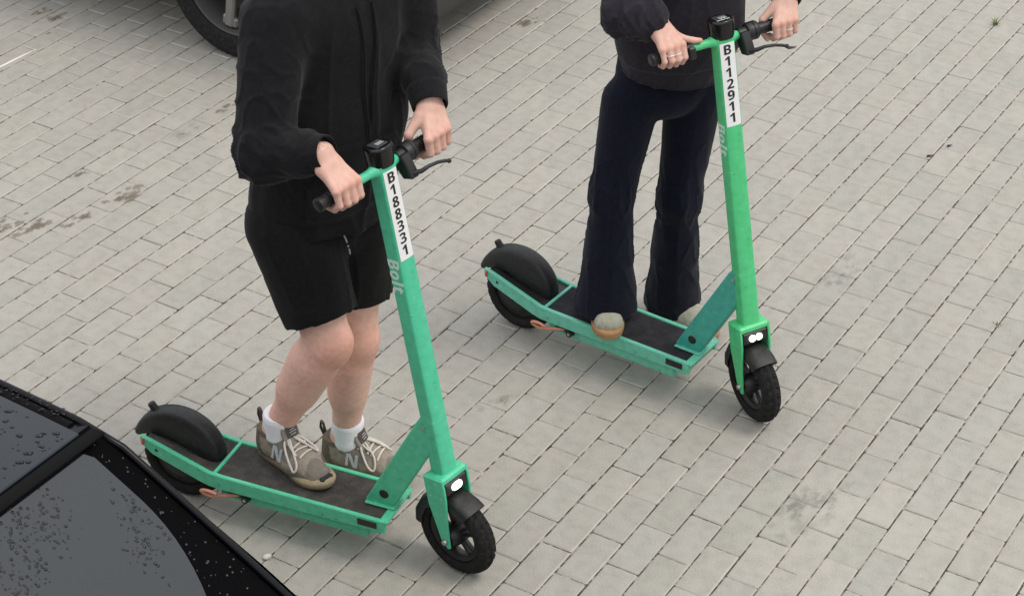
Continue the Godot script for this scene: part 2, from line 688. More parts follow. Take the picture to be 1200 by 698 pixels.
	M.silver = mat(lin(0.72, 0.70, 0.66), 0.3, 0.7)
	M.hair = mat(lin(0.03, 0.02, 0.014), 0.6)
	# cars
	var black_paint := mat(lin(0.006, 0.0062, 0.008), 0.3, 0.5)
	black_paint.clearcoat_enabled = true
	black_paint.clearcoat = 1.0
	black_paint.clearcoat_roughness = 0.03
	M.car_black = black_paint
	var roof_panel := mat(lin(0.006, 0.009, 0.015), 0.05, 0.45)
	M.car_roof = roof_panel
	M.car_trim = mat(lin(0.006, 0.006, 0.006), 0.5, 0.12)
	M.car_glass = mat(lin(0.009, 0.012, 0.015), 0.04, 0.62)
	M.car_frit = mat(lin(0.004, 0.004, 0.0045), 0.3, 0.04)
	M.car_rail = mat(lin(0.004, 0.004, 0.006), 0.22, 0.3)
	var grey_paint := mat(lin(0.03, 0.032, 0.032), 0.35, 0.5)
	grey_paint.clearcoat_enabled = true
	grey_paint.clearcoat = 0.8
	M.car_grey = grey_paint
	M.car_bumper = bumpy(tiled(mat(lin(0.045, 0.044, 0.043), 0.6, 0.4), 4.0), bump_texture(grain, 1.5), 0.3)
	var alloy := mat(lin(0.24, 0.236, 0.23), 0.4, 0.5)
	alloy.metallic = 0.5
	M.alloy = alloy
	M.alloy_dark = mat(lin(0.06, 0.055, 0.055), 0.5)
	M.drop = mat(lin(0.004, 0.0045, 0.006), 0.03, 0.45)
	var plaster := mat(Color.WHITE, 0.9, 0.2)
	plaster.albedo_texture = ramp_texture(mix, [[0.0, Color(0.55, 0.53, 0.5)], [1.0, Color(0.68, 0.66, 0.63)]])
	M.plaster = tiled(plaster, 0.7)
	M.window_glass = mat(lin(0.03, 0.035, 0.04), 0.05, 0.7)
	M.window_frame = mat(lin(0.6, 0.6, 0.6), 0.5)
	M.stain = mat(lin(0.225, 0.19, 0.15), 0.9, 0.2)
	M.smudge = mat(lin(0.13, 0.13, 0.125), 0.9, 0.2)
	for m in [M.stain, M.smudge]:
		m.vertex_color_use_as_albedo = true
		m.transparency = BaseMaterial3D.TRANSPARENCY_ALPHA
	M.dark_stain = mat(lin(0.325, 0.312, 0.283), 0.9, 0.2)
	M.litter = mat(lin(0.02, 0.014, 0.01), 0.8)
	M.weed = mat(lin(0.12, 0.17, 0.03), 0.7)
	M.weed.backlight_enabled = true
	M.weed.backlight = Color(0.1, 0.15, 0.03)
	M.mortar = mat(lin(0.75, 0.73, 0.69), 0.9, 0.2)
	M.pebble = mat(lin(0.6, 0.57, 0.5), 0.8)

# ---------------------------------------------------------------- paving
const GRID_AT := Vector3(-1.9681, 0, -7.2292)
const GRID_TURN := 1.0173
const BOND := 0.4606

func pixel(p: Vector3) -> Vector2:
	var c: Camera3D = get_node("camera")
	var q: Vector3 = c.transform.affine_inverse() * p
	return Vector2(600.0 + 2343.67 * q.x / -q.z, 349.0 - 2343.67 * q.y / -q.z)

func paver_mesh(sd: int, tint: Color) -> ArrayMesh:
	var r := RandomNumberGenerator.new()
	r.seed = 100 + sd
	var mb := MB.new()
	mb.col = tint
	var hx := 0.0990 - r.randf() * 0.0006
	var hz := 0.0481 - r.randf() * 0.0006
	var k := 0.0042
	var o := [Vector2(hx - k, -hz), Vector2(hx, -hz + k), Vector2(hx, hz - k), Vector2(hx - k, hz), Vector2(-hx + k, hz), Vector2(-hx, hz - k), Vector2(-hx, -hz + k), Vector2(-hx + k, -hz)]
	var low := []
	var edge := []
	var top := []
	for p in o:
		low.append(Vector3(p.x, -0.03, p.y))
		edge.append(Vector3(p.x, -0.0026 - r.randf() * 0.0008, p.y))
		var c := 0.0030 + r.randf() * 0.0016
		top.append(Vector3(p.x - signf(p.x) * c, 0, p.y - signf(p.y) * c))
	var ref := Vector3(0, -0.02, 0)
	for a in 8:
		var b := (a + 1) % 8
		mb.face([low[a], low[b], edge[b], edge[a]], ref)
		mb.col = tint * (1.08 + 0.16 * r.randf())   # chamfer tinted paler than the top, varied at random per edge
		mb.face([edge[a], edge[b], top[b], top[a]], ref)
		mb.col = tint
	mb.face(top, ref)
	return mb.mesh()

func make_ground() -> void:
	var g := MB.new()
	g.face([Vector3(-250, -0.0042, -400), Vector3(250, -0.0042, -400), Vector3(250, -0.0042, 100), Vector3(-250, -0.0042, 100)], Vector3(0, -1, 0))
	var ground := part("ground", g, M.sand, self)
	ground.set_meta("kind", "structure")
	ground.set_meta("label", "yard paved with grey concrete pavers in a staggered bond")
	var r := RandomNumberGenerator.new()
	r.seed = 7
	var meshes := []
	for k in 14:
		var t := 0.965 + 0.08 * r.randf()
		var warm := (r.randf() - 0.5) * 0.02
		meshes.append(paver_mesh(k, Color(0.372 * t * (1.0 + warm), 0.357 * t, 0.326 * t * (1.0 - warm))))
	var A := Vector3(cos(GRID_TURN), 0, -sin(GRID_TURN))
	var B := Vector3(sin(GRID_TURN), 0, cos(GRID_TURN))
	var spots := []
	for row in range(-90, 150):
		for k in range(-90, 140):
			var at := GRID_AT + A * 0.2 * (k + 0.5 - BOND * row) + B * 0.1 * (row + 0.5)
			var away := Vector2(at.x, at.z + 5.0).length()
			if away > 9.5 or at.z > 0.6:
				continue
			var turn := Basis(Vector3.UP, GRID_TURN + (r.randf() - 0.5) * 0.008) * Basis(Vector3.RIGHT, (r.randf() - 0.5) * 0.008) * Basis(Vector3.BACK, (r.randf() - 0.5) * 0.005)
			if r.randf() < 0.5:
				turn = turn * Basis(Vector3.UP, PI)
			var px := pixel(at)
			var seen: bool = at.z < -3.0 and px.x > -25 and px.x < 1225 and px.y > -15 and px.y < 713
			at += Vector3((r.randf() - 0.5) * 0.0012, (r.randf() - 0.6) * 0.0016, (r.randf() - 0.5) * 0.0012)
			spots.append([not seen, away if not seen else at.distance_to(Vector3(0, 3.6, 0)), Transform3D(turn, at), r.randi() % 14])
	spots.sort_custom(func(x, y): return x[1] < y[1] if x[0] == y[0] else not x[0])
	var rest := {}
	for k in spots.size():
		var s = spots[k]
		if k < 300:
			var p := part("paver", meshes[s[3]], M.paver, ground)
			p.transform = s[2]
		else:
			if not rest.has(s[3]):
				rest[s[3]] = []
			rest[s[3]].append(s[2])
	for k in 14:
		var mm := MultiMesh.new()
		mm.transform_format = MultiMesh.TRANSFORM_3D
		mm.mesh = meshes[k]
		mm.instance_count = rest[k].size()
		for j in rest[k].size():
			mm.set_instance_transform(j, rest[k][j])
		var mi := MultiMeshInstance3D.new()
		mi.name = "paver_field"
		mi.multimesh = mm
		mi.material_override = M.paver
		mi.set_meta("kind", "stuff")
		ground.add_child(mi, true)

# ---------------------------------------------------------------- scooters
func tyre_mesh(mb: MB, R: float, w: float, bead: float) -> void:
	# round tyre about the z axis with cut tread
	var nt := 288
	var ns := 34
	var rings := []
	for k in nt:
		var t := TAU * k / nt
		var ring := PackedVector3Array()
		for j in ns:
			var s := lerpf(-2.55, 2.55, float(j) / (ns - 1))
			var rr := R - w + w * cos(s)
			rr = maxf(rr, bead)
			if absf(s) < 1.05:
				var z := fposmod(t * 24.0 / TAU + absf(s) * 0.6, 1.0)
				if z < 0.26 and absf(s) > 0.2:
					rr -= 0.004
				if absf(absf(s) - 0.24 - 0.3 * absf(fposmod(t * 24.0 / TAU, 1.0) - 0.5)) < 0.1:
					rr -= 0.0035
			elif absf(absf(s) - 1.5) < 0.07:
				rr += 0.0008
			ring.append(Vector3(cos(t) * rr, sin(t) * rr, w * 1.08 * sin(s)))
		rings.append(ring)
	mb.loft(rings, true, false, false, true)

func arch_ring(c: Vector3, ang: float, r: float, w: float, skirt: float, th: float) -> PackedVector3Array:
	# cross-section of a mudguard at an angle round the axle c
	var e := Vector3(cos(ang), sin(ang), 0)
	var ring := PackedVector3Array()
	for pass_ in 2:
		for j in 13:
			var s := PI * j / 12.0
			if pass_ == 1:
				s = PI - s
			var ww := w - th * pass_
			var hh := skirt - th * pass_
			var ca := cos(s)
			var sa := sin(s)
			ring.append(c + e * (r - skirt + hh * pow(sa, 0.6)) + Vector3(0, 0, -ww * signf(ca) * pow(absf(ca), 0.6)))
	return ring

func letters(s: String, size: float, face: Font, mt: Material, parent: Node, at: Transform3D, called := "lettering", depth := 0.0006, squeeze := 1.0) -> void:
	var tm := TextMesh.new()
	tm.text = s
	tm.font = face
	tm.font_size = 64
	tm.pixel_size = size / 64.0
	tm.depth = depth
	tm.curve_step = 2.0
	var o := MeshInstance3D.new()
	o.name = called
	o.mesh = tm
	o.material_override = mt
	parent.add_child(o, true)
	o.transform = at * Transform3D(Basis.from_scale(Vector3(squeeze, 1, 1)), Vector3.ZERO)

func make_scooter(at: Transform3D, steer: float, who: String, number: String, label: String, lower: float) -> void:
	var t := thing("kick_scooter", label, "scooter", at, "mint green kick scooters with riders")
	var fm: Material = M[who + "_frame"]
	var sm: Material = M[who + "_stem"]
	var bm: Material = M["near_frame" if who == "near" else "far_brace"]
	var L := 0.912 + lower
	var tilt := deg_to_rad(9.6)
	var S := Transform3D(Basis(Vector3.BACK, tilt), Vector3(0.812, 0.325, 0)) * Transform3D(Basis(Vector3.UP, -deg_to_rad(steer)), Vector3.ZERO)
	var axle := Vector3(0.002, -0.2013, 0)
	var mb: MB
	# -- deck
	for s in [1.0, -1.0]:
		mb = MB.new()
		var path := [[0.668, 0.166, 0.083, 0.040], [0.40, 0.166, 0.084, 0.044], [0.17, 0.166, 0.084, 0.046], [0.128, 0.168, 0.083, 0.048], [0.09, 0.176, 0.079, 0.05], [-0.06, 0.208, 0.065, 0.046], [-0.098, 0.214, 0.061, 0.026]]
		var rings := []
		for p in path:
			var ring := PackedVector3Array()
			var b := 0.0025
			for q in [[-0.007 + b, 0], [0.007 - b, 0], [0.007, -b], [0.007, -p[3] + b], [0.007 - b, -p[3]], [-0.007 + b, -p[3]], [-0.007, -p[3] + b], [-0.007, -b]]:
				ring.append(Vector3(p[0], p[1] + q[1], s * (p[2] - 0.004 + q[0])))
			rings.append(ring)
		flat_loft(mb, rings)
		var rail := part("side_rail", mb, fm, t)
		mb = MB.new()
		mb.box(Vector3(0.618, 0.147, s * 0.0868), Vector3(0.058, 0.021, 0.0025), 0.001)
		if who == "near":
			part("reflector", mb, M.satin_black, rail)
		else:
			part("reflector", mb, M.plastic, rail)
		mb = MB.new()
		mb.box(Vector3(-0.088, 0.199, s * 0.0665), Vector3(0.008, 0.024, 0.004), 0.001, Basis(Vector3.BACK, -0.2) * Basis(Vector3.UP, s * 0.1))
		part("red_reflector", mb, M.reflector, rail)
		mb = MB.new()
		mb.lathe([Vector2(0, 0.0015), Vector2(0.0042, 0.0015), Vector2(0.005, 0.0)], Vector3(-0.045, 0.183, s * 0.0697), Vector3(-0.09 * 0, 0, s), 12)
		part("screw", mb, M.satin_black, rail)
	mb = MB.new()
	mb.prism(PackedVector2Array([Vector2(0.655, 0.166), Vector2(0.678, 0.163), Vector2(0.655, 0.118), Vector2(0.625, 0.112), Vector2(0.62, 0.13)]), -0.082, 0.082, 0.003)
	part("deck_nose", mb, fm, t)
	mb = MB.new()
	mb.box(Vector3(0.4, 0.150, 0), Vector3(0.51, 0.024, 0.146), 0.003)
	part("deck_mat", mb, M[who + "_mat"], t)
	mb = MB.new()
	mb.box(Vector3(0.143, 0.1615, 0), Vector3(0.011, 0.012, 0.158), 0.002)
	part("deck_crossbar", mb, fm, t)
	mb = MB.new()
	mb.box(Vector3(0.38, 0.108, 0), Vector3(0.46, 0.064, 0.136), 0.008)
	part("battery_case", mb, fm, t)
	mb = MB.new()
	var plate := []
	for p in [[0.137, 0.158, 0.077], [0.10, 0.166, 0.075], [-0.05, 0.199, 0.058], [-0.085, 0.206, 0.054]]:
		plate.append(PackedVector3Array([Vector3(p[0], p[1], -p[2]), Vector3(p[0], p[1], p[2]), Vector3(p[0], p[1] - 0.01, p[2]), Vector3(p[0], p[1] - 0.01, -p[2])]))
	flat_loft(mb, plate)
	part("rear_plate", mb, M.near_mat if who == "near" else M.plastic, t)
	# -- rear wheel and its mudguard
	var rear := Transform3D(Basis(), Vector3(0, 0.127, 0))
	mb = MB.new()
	mb.xf = rear
	tyre_mesh(mb, 0.127, 0.027, 0.085)
	var wheel := part("rear_wheel", mb, M.tyre, t)
	mb = MB.new()
	mb.lathe([Vector2(0.0, 0.036), Vector2(0.045, 0.034), Vector2(0.05, 0.028), Vector2(0.085, 0.018), Vector2(0.088, -0.018), Vector2(0.05, -0.028), Vector2(0.045, -0.034), Vector2(0, -0.036)], Vector3(0, 0.127, 0), Vector3.BACK, 36)
	for k in 10:
		var e := Vector3(cos(TAU * k / 10), sin(TAU * k / 10), 0)
		mb.lathe([Vector2(0, 0.0035), Vector2(0.0035, 0.003), Vector2(0.0035, 0)], Vector3(0, 0.127, 0.022) + e * 0.066, Vector3.BACK, 8)
	part("motor_hub", mb, M.satin_black, wheel)
	mb = MB.new()
	for s in [1.0, -1.0]:
		mb.box(Vector3(0.02, 0.142, s * 0.047), Vector3(0.13, 0.028, 0.008), 0.003, Basis(Vector3.BACK, -0.28))
	mb.lathe([Vector2(0, 0.06), Vector2(0.007, 0.06), Vector2(0.007, -0.06), Vector2(0, -0.06)], Vector3(0, 0.127, 0), Vector3.BACK, 10)
	part("axle_bracket", mb, M.satin_black, t)
	mb = MB.new()
	var guard := []
	var keys := Curve3D.new()
	var skirts := Curve3D.new()
	for e in [[5, 0.120, 0.023, 0.024], [9, 0.128, 0.030, 0.036], [18, 0.138, 0.035, 0.05], [35, 0.151, 0.037, 0.066], [60, 0.162, 0.038, 0.084], [85, 0.166, 0.037, 0.088], [108, 0.166, 0.035, 0.078], [128, 0.164, 0.032, 0.06], [145, 0.162, 0.028, 0.040], [156, 0.161, 0.024, 0.024], [160, 0.159, 0.020, 0.014]]:
		keys.add_point(Vector3(deg_to_rad(e[0]), e[1], e[2]))
		skirts.add_point(Vector3(e[3], 0, 0))
	for k in 46:
		var q := smooth_along(keys, k / 45.0)
		guard.append(arch_ring(rear.origin, q.x, q.y, q.z, smooth_along(skirts, k / 45.0).x, 0.004))
	mb.loft(guard, true, true, true)
	var rf := part("rear_mudguard", mb, M.plastic, t)
	mb = MB.new()
	var k0 := Vector3(-0.080, 0.266, 0)
	mb.lathe([Vector2(0, 0.026), Vector2(0.008, 0.026), Vector2(0.011, 0.023), Vector2(0.0115, 0.012), Vector2(0.014, 0)], k0, Vector3(-0.55, 0.85, 0), 14)
	part("catch", mb, M.plastic, rf)
	# -- stand and cable under the deck
	mb = MB.new()
	mb.box(Vector3(0.215, 0.105, 0.066), Vector3(0.07, 0.022, 0.016), 0.004)
	mb.lathe([Vector2(0, 0.012), Vector2(0.011, 0.012), Vector2(0.012, 0)], Vector3(0.238, 0.104, 0.074), Vector3.BACK, 12)
	mb.tube([Vector3(0.23, 0.1, 0.06), Vector3(0.15, 0.098, 0.05), Vector3(0.07, 0.1, 0.045)], 0.006, 8)
	var stand := part("kickstand", mb, M.satin_black, t)
	mb = MB.new()
	mb.lathe([Vector2(0, 0.003), Vector2(0.005, 0.002), Vector2(0.005, 0)], Vector3(0.238, 0.104, 0.086), Vector3.BACK, 8)
	part("bolt", mb, M.steel, stand)
	mb = MB.new()
	var loop := []
	for k in 15:
		var a := lerpf(0.5, 4.9, k / 14.0)
		loop.append(Vector3(0.128 + cos(a) * 0.026, 0.098 + sin(a) * 0.013, 0.088 + sin(a) * 0.006))
	loop.append(Vector3(0.18, 0.100, 0.078))
	loop.append(Vector3(0.215, 0.105, 0.07))
	mb.tube(loop, 0.0048, 8)
	part("cable_loop", mb, M.cable, t)
	# -- brace
	mb = MB.new()
	mb.prism(PackedVector2Array([Vector2(0.588, 0.166), Vector2(0.664, 0.166), Vector2(0.672, 0.178), Vector2(0.782, 0.385), Vector2(0.79, 0.45), Vector2(0.775, 0.50), Vector2(0.745, 0.482), Vector2(0.584, 0.176)]), -0.0225, 0.0225, 0.004)
	var brace := part("brace", mb, bm, t)
	mb = MB.new()
	mb.box(Vector3(0.628, 0.168, 0), Vector3(0.088, 0.006, 0.062), 0.002)
	part("foot_plate", mb, fm, brace)
	mb = MB.new()
	mb.lathe([Vector2(0, 0.0022), Vector2(0.0125, 0.0022), Vector2(0.0145, 0)], Vector3(0.64, 0.208, 0.0222), Vector3.BACK, 18)
	part("hinge_plug", mb, M.satin_black, brace)
	mb = MB.new()
	mb.lathe([Vector2(0, 0.0022), Vector2(0.0125, 0.0022), Vector2(0.0145, 0)], Vector3(0.64, 0.208, -0.0222), Vector3.FORWARD, 18)
	part("hinge_plug", mb, M.satin_black, brace)
	mb = MB.new()
	mb.lathe([Vector2(0, 0.003), Vector2(0.005, 0.003), Vector2(0.006, 0)], Vector3(0.762, 0.466, 0.0222), Vector3.BACK, 10)
	part("screw", mb, M.steel, brace)
	# -- stem: flat sides, a softly bowed front
	mb = MB.new()
	mb.xf = S
	var rings := []
	for e in [[-0.012, 1.0], [0.15, 1.0], [L - 0.02, 0.97], [L, 0.97]]:
		var ring := PackedVector3Array()
		var hw: float = 0.0285 * e[1]
		var fr: float = 0.021
		var bk: float = -0.024
		var pts := [Vector2(fr + 0.0035, 0), Vector2(fr + 0.0027, 0.5), Vector2(fr + 0.0008, 0.82), Vector2(fr - 0.0015, 0.93), Vector2(fr - 0.005, 0.99), Vector2(bk + 0.008, 1.0), Vector2(bk + 0.003, 0.95), Vector2(bk, 0.8)]
		for k in pts.size():
			ring.append(Vector3(pts[k].x, e[0], pts[k].y * hw))
		for k in range(pts.size() - 1, 0, -1):
			ring.append(Vector3(pts[k].x, e[0], -pts[k].y * hw))
		rings.append(ring)
	mb.loft(rings)
	var stem := part("stem", mb, sm, t)
	mb = MB.new()
	mb.xf = S
	for s in [1.0, -1.0]:
		mb.box(Vector3(-0.006, 0.07, s * 0.0288), Vector3(0.018, 0.12, 0.002), 0.001)
		mb.lathe([Vector2(0, 0.002), Vector2(0.004, 0.002), Vector2(0.005, 0)], Vector3(-0.006, 0.155, s * 0.0282), Vector3(0, 0, s), 10)
	part("hinge_cover", mb, sm, stem)
	# sticker with the number, and the name on the flank
	mb = MB.new()
	mb.xf = S
	var st0 := L - 0.262
	var sheet := []
	for y in [st0, st0 + 0.125, L - 0.016]:
		var row := PackedVector3Array()
		for z in [-0.0225, -0.014, 0.0, 0.014, 0.0225]:
			row.append(Vector3(0.021 + 0.0035 * (1.0 - pow(absf(z) / 0.0285, 2.0)) + 0.0006, y, z))
		sheet.append(row)
	mb.loft(sheet, false)
	var sticker := part("number_sticker", mb, M.white_print, stem)
	var sans := SystemFont.new()
	sans.font_names = PackedStringArray(["Droid Sans"])
	var sans_bold := SystemFont.new()
	sans_bold.font_names = PackedStringArray(["Droid Sans"])
	sans_bold.font_weight = 700
	var front := Basis(Vector3(0, 0, -1), Vector3(0, 1, 0), Vector3(1, 0, 0))
	for k in number.length():
		var y := L - 0.036 - k * 0.0335
		letters(number[k], 0.0385, sans_bold, M.ink, sticker, S * Transform3D(front, Vector3(0.0254, y, 0.0015)), "numeral", 0.0006, 1.12)
	var flank := Basis(Vector3(0, -1, 0), Vector3(1, 0, 0), Vector3(0, 0, 1))
	letters("Bolt", 0.052, sans_bold, M.pale_print, stem, S * Transform3D(flank, Vector3(-0.0015, L - 0.305, 0.0284)), "lettering", 0.0006, 1.0)
	# -- fork
	mb = MB.new()
	mb.xf = S
	for s in [1.0, -1.0]:
		mb.prism(PackedVector2Array([Vector2(-0.034, 0.004), Vector2(0.034, 0.004), Vector2(0.038, -0.02), Vector2(0.036, -0.06), Vector2(0.022, -0.15), Vector2(0.014, -0.222), Vector2(0.006, -0.226), Vector2(-0.013, -0.200), Vector2(-0.034, -0.085)]), s * 0.0465 - 0.004, s * 0.0465 + 0.004, 0.0022)
	mb.box(Vector3(0.0, -0.004, 0), Vector3(0.072, 0.022, 0.1), 0.006)
	mb.box(Vector3(-0.012, -0.03, 0), Vector3(0.045, 0.05, 0.086), 0.004)
	var fork := part("fork", mb, sm, t)
	for s in [1.0, -1.0]:
		mb = MB.new()
		mb.xf = S
		mb.lathe([Vector2(0, 0.008), Vector2(0.0075, 0.008), Vector2(0.009, 0.005), Vector2(0.009, 0)], axle + Vector3(0, 0, s * 0.0502), Vector3(0, 0, s), 6)
		part("axle_nut", mb, M.steel, fork)
		for q in [Vector2(-0.018, -0.055), Vector2(0.022, -0.055)]:
			mb = MB.new()
			mb.xf = S
			mb.lathe([Vector2(0, 0.0015), Vector2(0.003, 0.001), Vector2(0.0035, 0)], Vector3(q.x, q.y, s * 0.0504), Vector3(0, 0, s), 8)
			part("rivet", mb, M.steel, fork)
	# -- head lamp
	mb = MB.new()
	mb.xf = S
	mb.box(Vector3(0.022, -0.033, 0), Vector3(0.028, 0.038, 0.082), 0.004)
	var lamp := part("headlight", mb, M.satin_black, t)
	mb = MB.new()
	mb.xf = S
	var lamp_at := Vector3(0.036, -0.034, 0)
	if who == "near":
		oval(mb, lamp_at, 0.019, 0.0115)
	else:
		oval(mb, lamp_at + Vector3(0, 0, 0.011), 0.0108, 0.0108)
		oval(mb, lamp_at + Vector3(0, 0, -0.011), 0.0108, 0.0108)
	part("lamp_lens", mb, M.lens, lamp)
	var glow := SpotLight3D.new()
	glow.name = "lamp_glow"
	glow.light_energy = 0.10
	glow.light_size = 0.02
	glow.spot_range = 30.0
	glow.spot_attenuation = 2.0
	glow.spot_angle = 60.0
	glow.light_color = Color(1.0, 1.0, 0.94)
	glow.shadow_enabled = true
	lamp.add_child(glow)
	glow.transform = S * Transform3D(Basis(Vector3(0, 0, 1), Vector3(0, 1, 0), Vector3(-1, 0, 0)), lamp_at + Vector3(0.012, 0, 0))
	# -- front wheel and mudguard
	mb = MB.new()
	mb.xf = S * Transform3D(Basis(), axle)
	tyre_mesh(mb, 0.127, 0.027, 0.085)
	wheel = part("front_wheel", mb, M.tyre, t)
	mb = MB.new()
	mb.xf = S * Transform3D(Basis(Vector3.BACK, 0.35), axle)
	mb.lathe([Vector2(0.086, 0.018), Vector2(0.08, 0.02), Vector2(0.07, 0.013), Vector2(0.067, 0), Vector2(0.07, -0.013), Vector2(0.08, -0.02), Vector2(0.086, -0.018), Vector2(0.086, 0.018)], Vector3.ZERO, Vector3.BACK, 40)
	mb.lathe([Vector2(0, 0.04), Vector2(0.02, 0.04), Vector2(0.03, 0.026), Vector2(0.032, 0), Vector2(0.03, -0.026), Vector2(0.02, -0.04), Vector2(0, -0.04)], Vector3.ZERO, Vector3.BACK, 24)
	for k in 5:
		for s in [-1.0, 1.0]:
			var a: float = TAU * k / 5.0 + s * 0.2
			var e := Vector3(cos(a), sin(a), 0)
			mb.box(e * 0.05, Vector3(0.046, 0.0075, 0.014), 0.002, Basis(Vector3.BACK, a - s * 0.12))
	part("rim", mb, M.satin_black, wheel)
	mb = MB.new()
	mb.xf = S
	guard = []
	for e in [[48, 0.137, 0.041, 0.03], [58, 0.138, 0.041, 0.032], [75, 0.139, 0.04, 0.033], [100, 0.139, 0.039, 0.033], [130, 0.138, 0.037, 0.034], [155, 0.137, 0.036, 0.036], [172, 0.136, 0.034, 0.036]]:
		guard.append(arch_ring(axle, deg_to_rad(e[0]), e[1], e[2], e[3], 0.0035))
	mb.loft(guard, true, true, true)
	part("front_mudguard", mb, M.plastic, t)
	# -- handlebar
	mb = MB.new()
	mb.xf = S
	var by := L - 0.012
	mb.tube([Vector3(0, by, -0.215), Vector3(0, by, -0.06), Vector3(0, by, 0.06), Vector3(0, by, 0.215)], 0.0118, 16)
	mb.tube([Vector3(0, by, -0.05), Vector3(0, by, -0.036), Vector3(0, by, -0.024), Vector3(0, by, 0.024), Vector3(0, by, 0.036), Vector3(0, by, 0.05)], [0.0118, 0.0145, 0.021, 0.021, 0.0145, 0.0118], 16)
	part("handlebar", mb, sm, t)
	for s in [1.0, -1.0]:
		mb = MB.new()
		mb.xf = S
		mb.lathe([Vector2(0, 0.224), Vector2(0.012, 0.224), Vector2(0.0175, 0.22), Vector2(0.018, 0.212), Vector2(0.0165, 0.204), Vector2(0.0165, 0.112), Vector2(0.0195, 0.106), Vector2(0.0195, 0.096), Vector2(0.012, 0.095)], Vector3(0, by, 0), Vector3(0, 0, s), 20)
		for k in 7:
			mb.lathe([Vector2(0.0163, 0), Vector2(0.0174, 0.001), Vector2(0.0174, 0.004), Vector2(0.0163, 0.005)], Vector3(0, by, s * (0.125 + k * 0.011)), Vector3(0, 0, s), 20)
		part("grip", mb, M.satin_black, t)
	mb = MB.new()
	mb.xf = S
	mb.lathe([Vector2(0.012, 0.048), Vector2(0.0175, 0.048), Vector2(0.0175, 0.07), Vector2(0.024, 0.073), Vector2(0.0265, 0.078), Vector2(0.0265, 0.09), Vector2(0.0245, 0.0915), Vector2(0.0265, 0.093), Vector2(0.0265, 0.102), Vector2(0.024, 0.106), Vector2(0.014, 0.107)], Vector3(0, by, 0), Vector3(0, 0, -1), 24)
	part("bell", mb, M.satin_black, t)
	mb = MB.new()
	mb.xf = S
	mb.prism(PackedVector2Array([Vector2(-0.012, 0.01), Vector2(0.022, 0.01), Vector2(0.04, -0.03), Vector2(0.043, -0.05), Vector2(0.012, -0.055), Vector2(-0.006, -0.03)]), -0.075, -0.047, 0.003)
	for q in mb.v.size():
		mb.v[q] += S.basis * Vector3(0, by, 0)
	var lev := part("brake_lever", mb, M.satin_black, t)
	mb = MB.new()
	mb.xf = S
	mb.tube([Vector3(0.036, by - 0.04, -0.06), Vector3(0.054, by - 0.036, -0.075), Vector3(0.062, by - 0.03, -0.095), Vector3(0.062, by - 0.034, -0.125), Vector3(0.061, by - 0.042, -0.15), Vector3(0.063, by - 0.047, -0.162)], [0.007, 0.006, 0.0048, 0.0045, 0.0045, 0.0045], 10)
	mb.ball(Vector3(0.063, by - 0.047, -0.162), Vector3(0.0062, 0.0062, 0.0062))
	part("lever_blade", mb, M.satin_black, lev)
	if who == "far":
		mb = MB.new()
		mb.xf = S
		mb.box(Vector3(0.006, by - 0.008, 0.104), Vector3(0.035, 0.036, 0.022), 0.004)
		part("switch_pod", mb, M.satin_black, t)
	# -- display cap
	mb = MB.new()
	mb.xf = S
	rings = []
	for e in [[L - 0.006, 0.032], [L + 0.002, 0.0345], [L + 0.040, 0.0365], [L + 0.0465, 0.035], [L + 0.048, 0.031]]:
		var ring := PackedVector3Array()
		for k in 28:
			var a := TAU * k / 28
			var ca := cos(a)
			var sa := sin(a)
			ring.append(Vector3(signf(ca) * pow(absf(ca), 0.92) * e[1] * 0.95 - 0.002, e[0], signf(sa) * pow(absf(sa), 0.92) * e[1]))
		rings.append(ring)
	mb.loft(rings)
	var disp := part("display_cap", mb, M.gloss_black, t)
	mb = MB.new()
	mb.xf = S
	mb.box(Vector3(-0.002, L + 0.0487, 0), Vector3(0.036, 0.002, 0.04), 0.0008)
	var scr := part("screen", mb, M.screen, disp)
	mb = MB.new()
	mb.xf = S
	mb.box(Vector3(0.0, L + 0.0497, -0.004), Vector3(0.014, 0.001, 0.022), 0.0003)
	part("readout", mb, M.screen_face, scr)

func oval(mb: MB, at: Vector3, rz: float, ry: float) -> void:
	var rings := []
	for e in [[0.0, 1.0], [0.003, 0.97], [0.005, 0.85], [0.006, 0.5], [0.0063, 0.02]]:
		var ring := PackedVector3Array()
		for k in 24:
			var a := TAU * k / 24
			var ca := cos(a)
			var sa := sin(a)
			var p := 0.75 if rz > ry * 1.2 else 1.0
			ring.append(at + Vector3(e[0], signf(sa) * pow(absf(sa), p) * ry * e[1], signf(ca) * pow(absf(ca), p) * rz * e[1]))
		rings.append(ring)
	mb.loft(rings, true, true, false)

func flat_loft(mb: MB, rings: Array) -> void:
	# loft with flat facets
	for j in rings.size() - 1:
		var m := Vector3.ZERO
		for p in rings[j]:
			m += p
		for p in rings[j + 1]:
			m += p
		m /= rings[j].size() * 2
		for a in rings[j].size():
			var b: int = (a + 1) % rings[j].size()
			mb.face([rings[j][a], rings[j][b], rings[j + 1][b], rings[j + 1][a]], m)
	mb.cap(rings[0], rings[0][0] - rings[1][0])
	mb.cap(rings[-1], rings[-1][0] - rings[-2][0])
